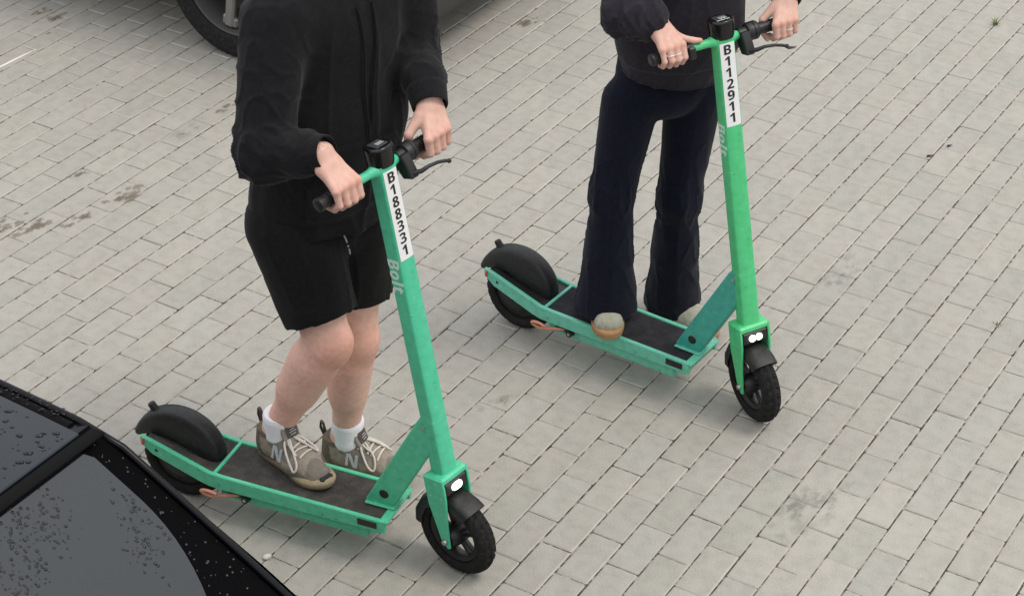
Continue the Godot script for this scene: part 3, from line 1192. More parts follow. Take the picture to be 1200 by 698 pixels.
# ---------------------------------------------------------------- cars
func grid_patch(mb: MB, f: Callable, nu: int, nv: int) -> void:
	var rows := []
	for j in nu + 1:
		var row := PackedVector3Array()
		for k in nv + 1:
			row.append(f.call(float(j) / nu, float(k) / nv))
		rows.append(row)
	# open sheet with its outside upwards
	var first := mb.v.size()
	for j in nu + 1:
		for k in nv + 1:
			var du: Vector3 = rows[min(j + 1, nu)][k] - rows[max(j - 1, 0)][k]
			var dv: Vector3 = rows[j][min(k + 1, nv)] - rows[j][max(k - 1, 0)]
			var nn := du.cross(dv)
			if nn.y < 0.0:
				nn = -nn
			mb.put(rows[j][k], nn, Vector2(float(j) / nu, float(k) / nv))
	for j in nu:
		for k in nv:
			var a := first + j * (nv + 1) + k
			mb.tri(a, a + 1, a + nv + 2)
			mb.tri(a, a + nv + 2, a + nv + 1)

const ROOF_Y := 1.412
func roof_at(x: float, z: float) -> Vector3:
	var w := 0.6
	return Vector3(x, ROOF_Y + 0.05 * (1.0 - pow(absf(z) / w, 2.0)) - 0.035 * pow((x + 0.6) / 0.8, 2.0) + 0.0197, z)

func screen_at(u: float, v: float, out := 0.0) -> Vector3:
	# u up the windscreen, v across it (-1 .. 1)
	var w := lerpf(0.717, 0.6, u)
	var x := lerpf(0.62, 0.0, u) + lerpf(0.13, 0.05, u) * (1.0 - v * v)
	var top := roof_at(0.0, v * 0.6).y
	var y := lerpf(0.895, top, u) + 0.03 * sin(u * PI) * (1.0 - 0.8 * v * v)
	return Vector3(x, y, v * w) + Vector3(0.62, 0.77, 0.1 * v) * out

func car_body(t: Node3D, paint: Material, nose: float) -> void:
	var xa := 1.15
	var xr := -1.45
	var poly := PackedVector2Array([Vector2(nose - 0.05, 0.24), Vector2(nose, 0.34), Vector2(nose - 0.01, 0.58), Vector2(nose - 0.1, 0.72), Vector2(1.35, 0.80), Vector2(0.66, 0.875), Vector2(0.3, 0.93), Vector2(-1.95, 0.96), Vector2(-2.32, 0.95), Vector2(-2.42, 0.7), Vector2(-2.4, 0.34), Vector2(-2.2, 0.22)])
	for ax in [xr, xa]:
		for k in 13:
			var a := PI - PI * k / 12.0
			poly.append(Vector2(ax + 0.36 * cos(a), maxf(0.22, 0.32 + 0.36 * sin(a)) if k > 0 and k < 12 else 0.22))
	var mb := MB.new()
	mb.prism(poly, -0.86, 0.86, 0.06)
	part("body", mb, paint, t)
	for ax in [xr, xa]:
		for s in [1.0, -1.0]:
			mb = MB.new()
			mb.lathe([Vector2(0.215, -0.09), Vector2(0.29, -0.1), Vector2(0.312, -0.085), Vector2(0.32, -0.05), Vector2(0.32, 0.05), Vector2(0.312, 0.085), Vector2(0.29, 0.1), Vector2(0.235, 0.098), Vector2(0.222, 0.092), Vector2(0.218, 0.08)], Vector3(ax, 0.32, s * 0.745), Vector3(0, 0, s), 48)
			var wh := part("wheel", mb, M.tyre, t)
			mb = MB.new()
			mb.lathe([Vector2(0.219, 0.084), Vector2(0.214, 0.088), Vector2(0.208, 0.08), Vector2(0.195, 0.02), Vector2(0.19, -0.05), Vector2(0.0, -0.06)], Vector3(ax, 0.32, s * 0.745), Vector3(0, 0, s), 48)
			part("rim", mb, M.alloy_dark, wh)
			mb = MB.new()
			for k in 5:
				var a := TAU * k / 5.0 + 0.785
				var e := Vector3(cos(a), sin(a), 0)
				mb.box(Vector3(ax, 0.32, s * 0.805) + e * 0.115, Vector3(0.165, 0.045, 0.03), 0.008, Basis(Vector3.BACK, a))
				mb.box(Vector3(ax, 0.32, s * 0.80) + e * 0.175, Vector3(0.045, 0.075, 0.026), 0.008, Basis(Vector3.BACK, a))
			mb.lathe([Vector2(0, 0.088), Vector2(0.03, 0.087), Vector2(0.06, 0.078), Vector2(0.062, 0.02)], Vector3(ax, 0.32, s * 0.745), Vector3(0, 0, s), 24)
			part("wheel_trim", mb, M.alloy, wh)

func make_far_car() -> void:
	var t := thing("parked_car", "grey parked car whose front wheel and bumper show behind the person in black shorts", "car", Transform3D(Basis(Vector3.UP, -deg_to_rad(31.7)), Vector3(-1.66, 0, -8.555)))
	car_body(t, M.car_grey, 1.85)
	car_cabin(t, M.car_grey)
	var mb := MB.new()
	var rings := []
	var path := []
	for k in 9:
		var a := PI * 0.5 * k / 8.0
		path.append([Vector3(1.61 + 0.27 * sin(a), 0, 0.605 + 0.27 * cos(a)), Vector3(sin(a), 0, cos(a))])
	for k in range(8, -1, -1):
		var q: Array = path[k]
		path.append([Vector3(q[0].x, 0, -q[0].z), Vector3(q[1].x, 0, -q[1].z)])
	for q in path:
		var ring := PackedVector3Array()
		for e in [[-0.05, 0.19], [0.0, 0.195], [0.012, 0.21], [0.02, 0.25], [0.02, 0.33], [0.01, 0.345], [-0.05, 0.35]]:
			ring.append(q[0] + q[1] * e[0] + Vector3(0, e[1], 0))
		rings.append(ring)
	mb.loft(rings)
	part("bumper", mb, M.car_bumper, t)
	mb = MB.new()
	mb.box(Vector3(0.1, 0.21, 0), Vector3(1.7, 0.06, 1.5), 0.02)
	part("floor_pan", mb, M.satin_black, t)

func car_cabin(t: Node3D, paint: Material) -> void:
	var mb := MB.new()
	grid_patch(mb, func(a: float, b: float) -> Vector3: return roof_at(lerpf(0.05 * (1.0 - pow(b * 2.0 - 1.0, 2.0)), -1.55, a), lerpf(-0.6, 0.6, b)), 12, 14)
	part("roof", mb, M.car_rail if paint == M.car_black else paint, t)
	for s in [1.0, -1.0]:
		mb = MB.new()
		grid_patch(mb, func(a: float, b: float) -> Vector3:
			var x := lerpf(lerpf(0.62, -2.0, a), lerpf(0.0, -1.55, a), b)
			var z := lerpf(lerpf(0.735, 0.72, a) + 0.05 * sin(a * PI), 0.6, b) + 0.02 * sin(b * PI)
			return Vector3(x, lerpf(0.895, roof_at(lerpf(0.0, -1.55, a), 0.6).y, b), s * z), 14, 6)
		part("side_window", mb, M.car_frit if paint == M.car_black else M.window_glass, t)
	mb = MB.new()
	grid_patch(mb, func(a: float, b: float) -> Vector3:
		var v := b * 2.0 - 1.0
		return Vector3(lerpf(-2.0, -1.55, a) - 0.05 * (1.0 - v * v) * (1.0 - a), lerpf(0.96, roof_at(-1.55, v * 0.6).y, a), v * lerpf(0.72, 0.6, a)), 6, 10)
	part("rear_window", mb, M.window_glass, t)
	mb = MB.new()
	grid_patch(mb, func(a: float, b: float) -> Vector3: return screen_at(a, b * 2.0 - 1.0), 12, 16)
	var ws := part("windscreen", mb, M.car_frit, t)
	mb = MB.new()
	grid_patch(mb, pane_at.bind(0.003), 24, 24)
	part("pane", mb, M.car_glass, ws)
	mb = MB.new()
	grid_patch(mb, func(a: float, b: float) -> Vector3:
		var v := b * 2.0 - 1.0
		return Vector3(lerpf(1.72, 0.62 + 0.13 * (1.0 - v * v), a), lerpf(0.72, 0.893, a) + 0.04 * sin(a * PI * 0.8) * (1.0 - pow(absf(v), 4.0)) , v * lerpf(0.70, 0.78, a)), 12, 14)
	part("bonnet", mb, paint, t)

func pane_at(a: float, b: float, out: float) -> Vector3:
	var u := lerpf(0.10, 0.97, a)
	var half := maxf(0.5, 0.905 - 1.6 * pow(maxf(0.0, 0.8 - u), 2.0))
	var e := maxf(0.0, absf(a * 2.0 - 1.0) - 0.93) / 0.07
	half -= 0.035 * (1.0 - sqrt(1.0 - minf(1.0, e * e)))
	return screen_at(u, (b * 2.0 - 1.0) * half, out)

func make_near_car() -> void:
	var t := thing("wet_car", "black parked car with raindrops on its roof and windscreen, in the near corner", "car", Transform3D(Basis(Vector3.UP, -deg_to_rad(32.0)), Vector3(-1.088, 0, -2.411)))
	car_body(t, M.car_black, 1.9)
	car_cabin(t, M.car_black)
	# two glossy roof panels with an open seam between them
	var mb: MB
	var panels := [[0.008, -0.198], [-0.214, -1.15]]
	for e in panels:
		mb = MB.new()
		var rows := []
		for k in 21:
			var z := lerpf(-0.558, 0.558, k / 20.0)
			var bow := 0.045 * (1.0 - pow(z / 0.6, 2.0))
			var ring := PackedVector3Array()
			var x0: float = e[0] + bow
			var x1: float = e[1] + bow
			for q in [[x0, -0.006], [x0, 0.002], [x0 - 0.004, 0.005], [lerpf(x0, x1, 0.5), 0.005], [x1 + 0.006, 0.005], [x1, 0.001], [x1, -0.006]]:
				ring.append(roof_at(q[0], z) + Vector3(0, q[1], 0))
			rows.append(ring)
		mb.loft(rows)
		part("roof_panel", mb, M.car_roof, t)
	for s in [1.0, -1.0]:
		mb = MB.new()
		var pth := []
		for k in 12:
			pth.append(roof_at(lerpf(-1.5, -0.02, k / 11.0), s * 0.593) + Vector3(0, 0.002, 0))
		for k in range(1, 12):
			pth.append(screen_at(1.0 - k / 11.0, s * 1.012, 0.006))
		mb.tube(pth, 0.0075, 10)
		part("drip_rail", mb, M.car_rail, t)
		mb = MB.new()
		pth = []
		for k in 12:
			pth.append(roof_at(lerpf(-1.5, -0.02, k / 11.0), s * 0.572) + Vector3(0, 0.0, 0))
		mb.tube(pth, 0.012, 8, true, 0.45)
		part("rubber_seal", mb, M.car_trim, t)
		mb = MB.new()
		mb.ball(Vector3(0.86, 0.98, s * 0.98), Vector3(0.07, 0.075, 0.11), Basis(Vector3.UP, s * 0.25))
		mb.box(Vector3(0.84, 0.93, s * 0.84), Vector3(0.05, 0.03, 0.16), 0.01)
		part("wing_mirror", mb, M.car_black, t)
	mb = MB.new()
	var bar := []
	for k in 21:
		var z := lerpf(-0.59, 0.59, k / 20.0)
		bar.append(roof_at(0.026 + 0.045 * (1.0 - pow(z / 0.6, 2.0)), z) + Vector3(0, 0.001, 0))
	mb.tube(bar, 0.017, 10, true, 0.25)
	part("header_trim", mb, M.car_trim, t)
	# raindrops
	var r := RandomNumberGenerator.new()
	r.seed = 21
	var drop := MB.new()
	var dr := []
	for e in [[1.0, 0.0], [0.97, 0.2], [0.8, 0.38], [0.5, 0.5], [0.2, 0.55], [0.01, 0.56]]:
		var ring := PackedVector3Array()
		for k in 10:
			ring.append(Vector3(cos(TAU * k / 10) * e[0], e[1], sin(TAU * k / 10) * e[0]))
		dr.append(ring)
	drop.loft(dr, true, false, false)
	var dm := drop.mesh()
	var at := []
	for k in 900:
		var panel := 0 if r.randf() < 0.4 else 1
		var z := r.randf_range(-0.54, 0.54)
		var bow := 0.045 * (1.0 - pow(z / 0.6, 2.0))
		var x: float = lerpf(panels[panel][0] - 0.012, maxf(panels[panel][1], -0.75) + 0.012, r.randf()) + bow
		var s := 0.0015 + 0.0040 * pow(r.randf(), 2.6)
		at.append([roof_at(x, z) + Vector3(0, 0.0051, 0), Vector3(0.0, 1, z * 0.28).normalized(), s, 1.0 + r.randf() * 0.9])
	for streak in 1500:
		var a0 := r.randf()
		var b0 := r.randf()
		if wob.get_noise_2d(a0 * 3.0, b0 * 5.0) < -0.05:
			continue
		for k in r.randi_range(3, 9):
			var a := a0 - k * r.randf_range(0.008, 0.02)
			var b := b0 + r.randf_range(-0.012, 0.012)
			if a < 0.02 or b < 0.01 or b > 0.99:
				continue
			var s := 0.0012 + 0.0020 * pow(r.randf(), 1.7)
			at.append([pane_at(a, b, 0.0032), Vector3(0.5, 0.86, 0), s, 1.0 + r.randf() * 0.4])
	for k in 420:
		var u := r.randf()
		var v := r.randf_range(0.7, 0.995) * (-1.0 if r.randf() < 0.7 else 1.0)
		if absf(v) < maxf(0.5, 0.905 - 1.6 * pow(maxf(0.0, 0.8 - u), 2.0)) + 0.01:
			continue
		at.append([screen_at(u, v, 0.0002), Vector3(0.5, 0.86, 0), 0.0012 + 0.002 * r.randf(), 1.0])
	for k in 330:
		var x := r.randf_range(-1.0, -0.03)
		at.append([roof_at(x, -r.randf_range(0.562, 0.60)) + Vector3(0, 0.008, 0), Vector3(0, 1, -0.3).normalized(), 0.001 + 0.0022 * r.randf() * r.randf(), 1.0 + 0.5 * r.randf()])
	var mm := MultiMesh.new()
	mm.transform_format = MultiMesh.TRANSFORM_3D
	mm.mesh = dm
	mm.instance_count = at.size()
	for k in at.size():
		var e: Array = at[k]
		var up: Vector3 = e[1].normalized()
		var x := up.cross(Vector3(0, 0, 1)).normalized()
		var turn := Basis(x, up, x.cross(up)) * Basis(Vector3.UP, 0.5 + wob.get_noise_1d(k * 3.7) * 0.8)
		mm.set_instance_transform(k, Transform3D(turn * Basis.from_scale(Vector3(e[2] * e[3], e[2], e[2])), e[0]))
	var mi := MultiMeshInstance3D.new()
	mi.name = "raindrops"
	mi.multimesh = mm
	mi.material_override = M.drop
	mi.set_meta("kind", "stuff")
	t.add_child(mi, true)

# ---------------------------------------------------------------- small things on the ground
func ground_at(px: float, py: float) -> Vector3:
	var c: Camera3D = get_node("camera")
	var d: Vector3 = c.transform.basis * Vector3((px - 600.0) / 2343.67, (349.0 - py) / 2343.67, -1.0)
	return c.position - d * (c.position.y / d.y)

func make_litter() -> void:
	var r := RandomNumberGenerator.new()
	r.seed = 31
	var ground := get_node("ground")
	# dried splashes soaked into the concrete: ragged, in pieces
	for e in [[48, 14, 0.05, 1], [62, 22, 0.06, 1], [92, 204, 0.045, 1], [150, 226, 0.10, 1], [40, 266, 0.09, 1], [262, 127, 0.05, 1], [215, 156, 0.07, 0], [90, 258, 0.07, 1], [8, 265, 0.08, 1], [618, 27, 0.08, 1], [55, 40, 0.03, 1], [1105, 108, 0.04, 0], [1104, 114, 0.04, 0], [965, 588, 0.13, 0], [985, 322, 0.12, 0], [925, 596, 0.10, 0], [588, 470, 0.06, 0]]:
		var c := ground_at(e[0], e[1])
		var mb := MB.new()
		var bits := 16 if e[2] > 0.04 else 4
		for k in bits:
			var o := Vector3(r.randfn() * e[2] * 0.42, 0, r.randfn() * e[2] * 0.2).rotated(Vector3.UP, 0.9)
			var s: float = e[2] * (0.06 + 0.20 * pow(r.randf(), 1.6))
			var ph := r.randf() * 50.0
			var ids := [mb.v.size()]
			var deep: float = 1.0 if e[3] == 1 else 0.22
			mb.col = Color(1, 1, 1, 0.5 * deep)
			var at := c + o + Vector3(0, 0.0016 + k * 0.00002, 0)
			mb.put(at, Vector3.UP)
			for band in 2:
				mb.col = Color(1, 1, 1, 0.0 if band else 0.42 * deep)
				for a in 22:
					var t := TAU * a / 22
					var q := s * (1.0 + 0.55 * wob.get_noise_2d(ph + cos(t) * 1.3, sin(t) * 1.3) + 0.3 * wob.get_noise_2d(ph + cos(t) * 4.0, sin(t) * 4.0)) * (1.1 if band else 0.75)
					mb.put(at + Vector3(cos(t) * q * 1.3, 0, sin(t) * q * 0.8).rotated(Vector3.UP, 0.9), Vector3.UP)
			for a in 22:
				var b := (a + 1) % 22
				mb.tri(ids[0], ids[0] + 1 + a, ids[0] + 1 + b)
				mb.tri(ids[0] + 1 + a, ids[0] + 23 + a, ids[0] + 23 + b)
				mb.tri(ids[0] + 1 + a, ids[0] + 23 + b, ids[0] + 1 + b)
		part("stain", mb, M.stain if e[3] == 1 else M.smudge, ground)
	var m0 := ground_at(-6, 81)
	var m1 := ground_at(41, 57.5)
	var smear := MB.new()
	smear.tube([m0 + Vector3(0, -0.002, 0), m0.lerp(m1, 0.35) + Vector3(0.001, -0.001, 0), m0.lerp(m1, 0.7) + Vector3(-0.001, -0.002, 0), m1 + Vector3(0, -0.003, 0)], [0.0045, 0.005, 0.004, 0.002], 8)
	part("mortar_smear", smear, M.mortar, ground)
	for e in [[1090, 183, 0.016, "dead leaf scrap in a joint of the pavers, far right"], [1113, 171, 0.013, "dark leaf scrap lying flat beside the one in the joint"], [928, 56, 0.02, "dark leaf scrap on the pavers beside the hand on the far handlebar"]]:
		var mb := MB.new()
		var ring := PackedVector3Array()
		for a in 12:
			var t := TAU * a / 12
			ring.append(Vector3(cos(t) * e[2] * (1.0 + 0.3 * sin(3.0 * t)), 0.004 + 0.003 * sin(2.0 * t), sin(t) * e[2] * 0.38))
		var lo := PackedVector3Array()
		for p in ring:
			lo.append(p - Vector3(0, 0.0015, 0))
		mb.loft([lo, ring])
		var o := part(numbered("leaf_scrap"), mb, M.litter, self, e[3])
		o.set_meta("category", "leaf")
		o.set_meta("group", "scraps of dead leaf on the paving")
		o.transform = Transform3D(Basis(Vector3.UP, 0.9 - e[2] * 20.0), ground_at(e[0], e[1]))
	for e in [[1167, 28, 26, 0.035, "tuft of yellow green grass growing in a joint at the upper right"], [1168, 381, 9, 0.016, "tiny green sprout in a joint at the right edge"]]:
		var t := thing("weed", e[4], "weed", Transform3D(Basis(), ground_at(e[0], e[1]) - Vector3(0, 0.004, 0)), "weeds in the joints")
		for k in e[2]:
			var mb := MB.new()
			var a := r.randf() * TAU
			var d := Vector3(cos(a), 0, sin(a))
			var h: float = e[3] * (0.5 + 0.6 * r.randf())
			var b := d * r.randf() * 0.012
			mb.tube([b, b + d * h * 0.25 + Vector3.UP * h * 0.5, b + d * h * 0.8 + Vector3.UP * h * 0.75], [0.0012, 0.0014, 0.0003], 4, true, 0.3)
			part("blade", mb, M.weed, t)
	var mb := MB.new()
	mb.ball(Vector3(0, 0.006, 0), Vector3(0.014, 0.008, 0.009), Basis(Vector3.UP, 0.6), 9, 6)
	var st := part("pebble", mb, M.pebble, self, "pale pebble in a joint below the near scooter")
	st.set_meta("category", "pebble")
	st.transform.origin = ground_at(313, 654)
# ---------------------------------------------------------------- riders
func hand_bones(H: Transform3D, sc: float, thumb_along: bool, dev := 0.0) -> Array:
	# a hand closed over a bar that runs along its z axis; the little finger is on +z, x points away from the rider
	var out := []
	var P := func(x: float, y: float, z: float) -> Vector3: return H * (Vector3(x, y, z) * sc)
	var bz := H.basis.z.normalized()
	out.append(bone(P.call(-0.078, 0.060, dev), P.call(-0.05, 0.050, dev * 0.65), 0.0215 * sc, 0.0205 * sc, 0.012, bz, 1.45))
	out.append(bone(P.call(-0.05, 0.042, 0.002 + dev * 0.6), P.call(-0.002, 0.030, 0.0), 0.0165 * sc, 0.013 * sc, 0.014, bz, 2.1))
	for k in 4:
		var z := -0.0335 + 0.0222 * k
		out.append(bone(P.call(-0.06, 0.054, z * 0.55 + dev * 0.8), P.call(0.013, 0.0385, z), 0.0115 * sc, 0.0112 * sc, 0.010))
	for k in 4:
		var z := -0.0335 + 0.0222 * k
		var l: float = [0.97, 1.03, 1.0, 0.9][k]
		var r: float = [1.0, 1.0, 0.96, 0.86][k]
		var a: Vector3 = P.call(0.013, 0.0385, z)
		var b: Vector3 = P.call(0.0375 * l, 0.009 * (2.0 - l), z * 0.97 + 0.0005)
		var c: Vector3 = P.call(0.027 * l, -0.017 * l, z * 0.93 + 0.001)
		var d: Vector3 = P.call(0.005, -0.030 * l, z * 0.9 + 0.001)
		out.append(bone(a, b, 0.0108 * r * sc, 0.0098 * r * sc, 0.0035))
		out.append(bone(b, c, 0.0100 * r * sc, 0.0088 * r * sc, 0.0022))
		out.append(bone(c, d, 0.0090 * r * sc, 0.0078 * r * sc, 0.0022))
	if thumb_along:
		out.append(bone(P.call(-0.045, 0.038, -0.026 + dev * 0.4), P.call(-0.020, 0.029, -0.052), 0.0145 * sc, 0.0115 * sc, 0.010))
		out.append(bone(P.call(-0.020, 0.029, -0.052), P.call(-0.004, 0.026, -0.077), 0.0112 * sc, 0.0098 * sc, 0.003))
		out.append(bone(P.call(-0.004, 0.026, -0.077), P.call(0.003, 0.0235, -0.099), 0.0098 * sc, 0.0078 * sc, 0.003))
	else:
		out.append(bone(P.call(-0.047, 0.038, -0.026 + dev * 0.4), P.call(-0.030, 0.012, -0.047), 0.0145 * sc, 0.0118 * sc, 0.010))
		out.append(bone(P.call(-0.030, 0.012, -0.047), P.call(-0.012, -0.022, -0.048), 0.0115 * sc, 0.0102 * sc, 0.003))
		out.append(bone(P.call(-0.012, -0.022, -0.048), P.call(0.014, -0.032, -0.040), 0.0102 * sc, 0.008 * sc, 0.003))
	return out

func limb_folds(limbs: Array, sd: float) -> Callable:
	# creases that run round a limb, strongest where it bends; each limb = [a, b, radius, amplitude, creases per metre, lengthwise 0..1]
	return func(p: Vector3, _n: Vector3) -> float:
		var sum := 0.0
		for l in limbs:
			var ab: Vector3 = l[1] - l[0]
			var len := ab.length()
			var t: float = clampf((p - l[0]).dot(ab) / (len * len), 0.0, 1.0)
			var q: Vector3 = p - (l[0] as Vector3).lerp(l[1], t)
			var w: float = 1.0 - smoothstep(l[2], l[2] * 1.35, q.length())
			if w <= 0.0:
				continue
			var s: float = (p - l[0]).dot(ab) / len
			var e: Vector3 = q / maxf(q.length(), 0.01)
			var c: float = l[4]
			var k: float = lerpf(1.0, 0.12, l[5])
			var v := wob.get_noise_3d(s * c * k + sd + e.y * 1.2 * (1.0 - l[5]), e.x * lerpf(0.8, 1.7, l[5]) + sd, e.z * lerpf(0.8, 1.7, l[5]))
			var ridge := 1.0 - absf(v) * 1.6
			var bend: float = lerpf(1.0, l[6][0] if l.size() > 6 else 1.0, 1.0 - t) * lerpf(1.0, l[6][1] if l.size() > 6 else 1.0, t)
			sum += w * l[3] * bend * 1.15 * (ridge * ridge * ridge - 0.36)
			sum += w * l[3] * 0.2 * wob.get_noise_3d(p.x * 18.0 + sd, p.y * 18.0, p.z * 18.0)
		return sum

func soft_d(p: Vector3, bones: Array) -> float:
	var d := 1e9
	for s in bones:
		var e := bone_d(p, s)
		var k: float = s[4]
		var m := k - absf(d - e)
		d = minf(d, e) - (m * m / k * 0.25 if m > 0.0 else 0.0)
	return d

func surface_point(bones: Array, from: Vector3, dir: Vector3, lift := 0.003) -> Vector3:
	# where a ray from outside first comes within lift of the solid, else its nearest point
	var p := from
	var best := from
	var least := 1e9
	for k in 160:
		var d := soft_d(p, bones)
		if d < least:
			least = d
			best = p
		if d < lift or d > least + 0.2:
			break
		p += dir * maxf(0.001, (d - lift) * 0.7)
	return best

func skin_paint(spots: Array, tone := Color(1, 1, 1)) -> Callable:
	# ruddier skin at knees, knuckles and the like
	return func(p: Vector3, _n: Vector3) -> Color:
		var w := 0.0
		for s in spots:
			w = maxf(w, (1.0 - smoothstep(s[1] * 0.3, s[1], p.distance_to(s[0]))) * s[2])
		return tone.lerp(tone * Color(0.97, 0.80, 0.76), w)

func head_bones(at: Vector3, f: Vector3, r: Vector3) -> Array:
	var u := Vector3.UP
	return [bone(at + u * 0.13 - f * 0.015, at + u * 0.15 + f * 0.01, 0.088, 0.085, 0.03, r, 0.88), bone(at + u * 0.06 + f * 0.035, at + u * 0.02 + f * 0.06, 0.062, 0.038, 0.04), bone(at - u * 0.09 - f * 0.02, at + u * 0.04, 0.062, 0.056, 0.03), bone(at + u * 0.105 + f * 0.095, at + u * 0.07 + f * 0.112, 0.009, 0.014, 0.012), bone(at + u * 0.035 + f * 0.088 - r * 0.02, at + u * 0.035 + f * 0.088 + r * 0.02, 0.008, 0.008, 0.006), bone(at + u * 0.12 + r * 0.078, at + u * 0.075 + r * 0.076, 0.014, 0.01, 0.006), bone(at + u * 0.12 - r * 0.078, at + u * 0.075 - r * 0.076, 0.014, 0.01, 0.006)]

func foot_outline(L: float, s: float, grow: float) -> PackedVector2Array:
	# x along the foot, y across (outer side on +s)
	var pts := PackedVector2Array()
	var out := [[0.0, 0.012], [0.012, 0.026], [0.04, 0.036], [0.09, 0.036], [0.14, 0.037], [0.19, 0.047], [0.225, 0.047], [0.255, 0.038], [0.275, 0.024], [0.285, 0.008]]
	var inn := [[0.285, -0.006], [0.278, -0.022], [0.262, -0.036], [0.23, -0.045], [0.20, -0.046], [0.14, -0.031], [0.09, -0.031], [0.04, -0.034], [0.012, -0.025], [0.0, -0.011]]
	for e in out + inn:
		var q := Vector2(e[0] / 0.285 * L, e[1] * L / 0.285)
		var c := Vector2(clampf(q.x, 0.05 * L / 0.285, 0.235 * L / 0.285), 0)
		q += (q - c).normalized() * grow
		pts.append(Vector2(q.x, q.y * s))
	return pts

func smooth_ring(pts: PackedVector2Array, times: int) -> PackedVector2Array:
	for k in times:
		var o := PackedVector2Array()
		for a in pts.size():
			var b := (a + 1) % pts.size()
			o.append(pts[a].lerp(pts[b], 0.25))
			o.append(pts[a].lerp(pts[b], 0.75))
		pts = o
	return pts

func sole(mb: MB, L: float, s: float, rows: Array, spring: float) -> void:
	var rings := []
	for e in rows:
		var ring := PackedVector3Array()
		for q in smooth_ring(foot_outline(L, s, e[1]), 1):
			var x := q.x / L
			ring.append(Vector3(q.x, e[0] * (1.0 - 0.35 * x) + spring * pow(maxf(0.0, x - 0.6) / 0.4, 2.0), q.y))
		rings.append(ring)
	mb.loft(rings)

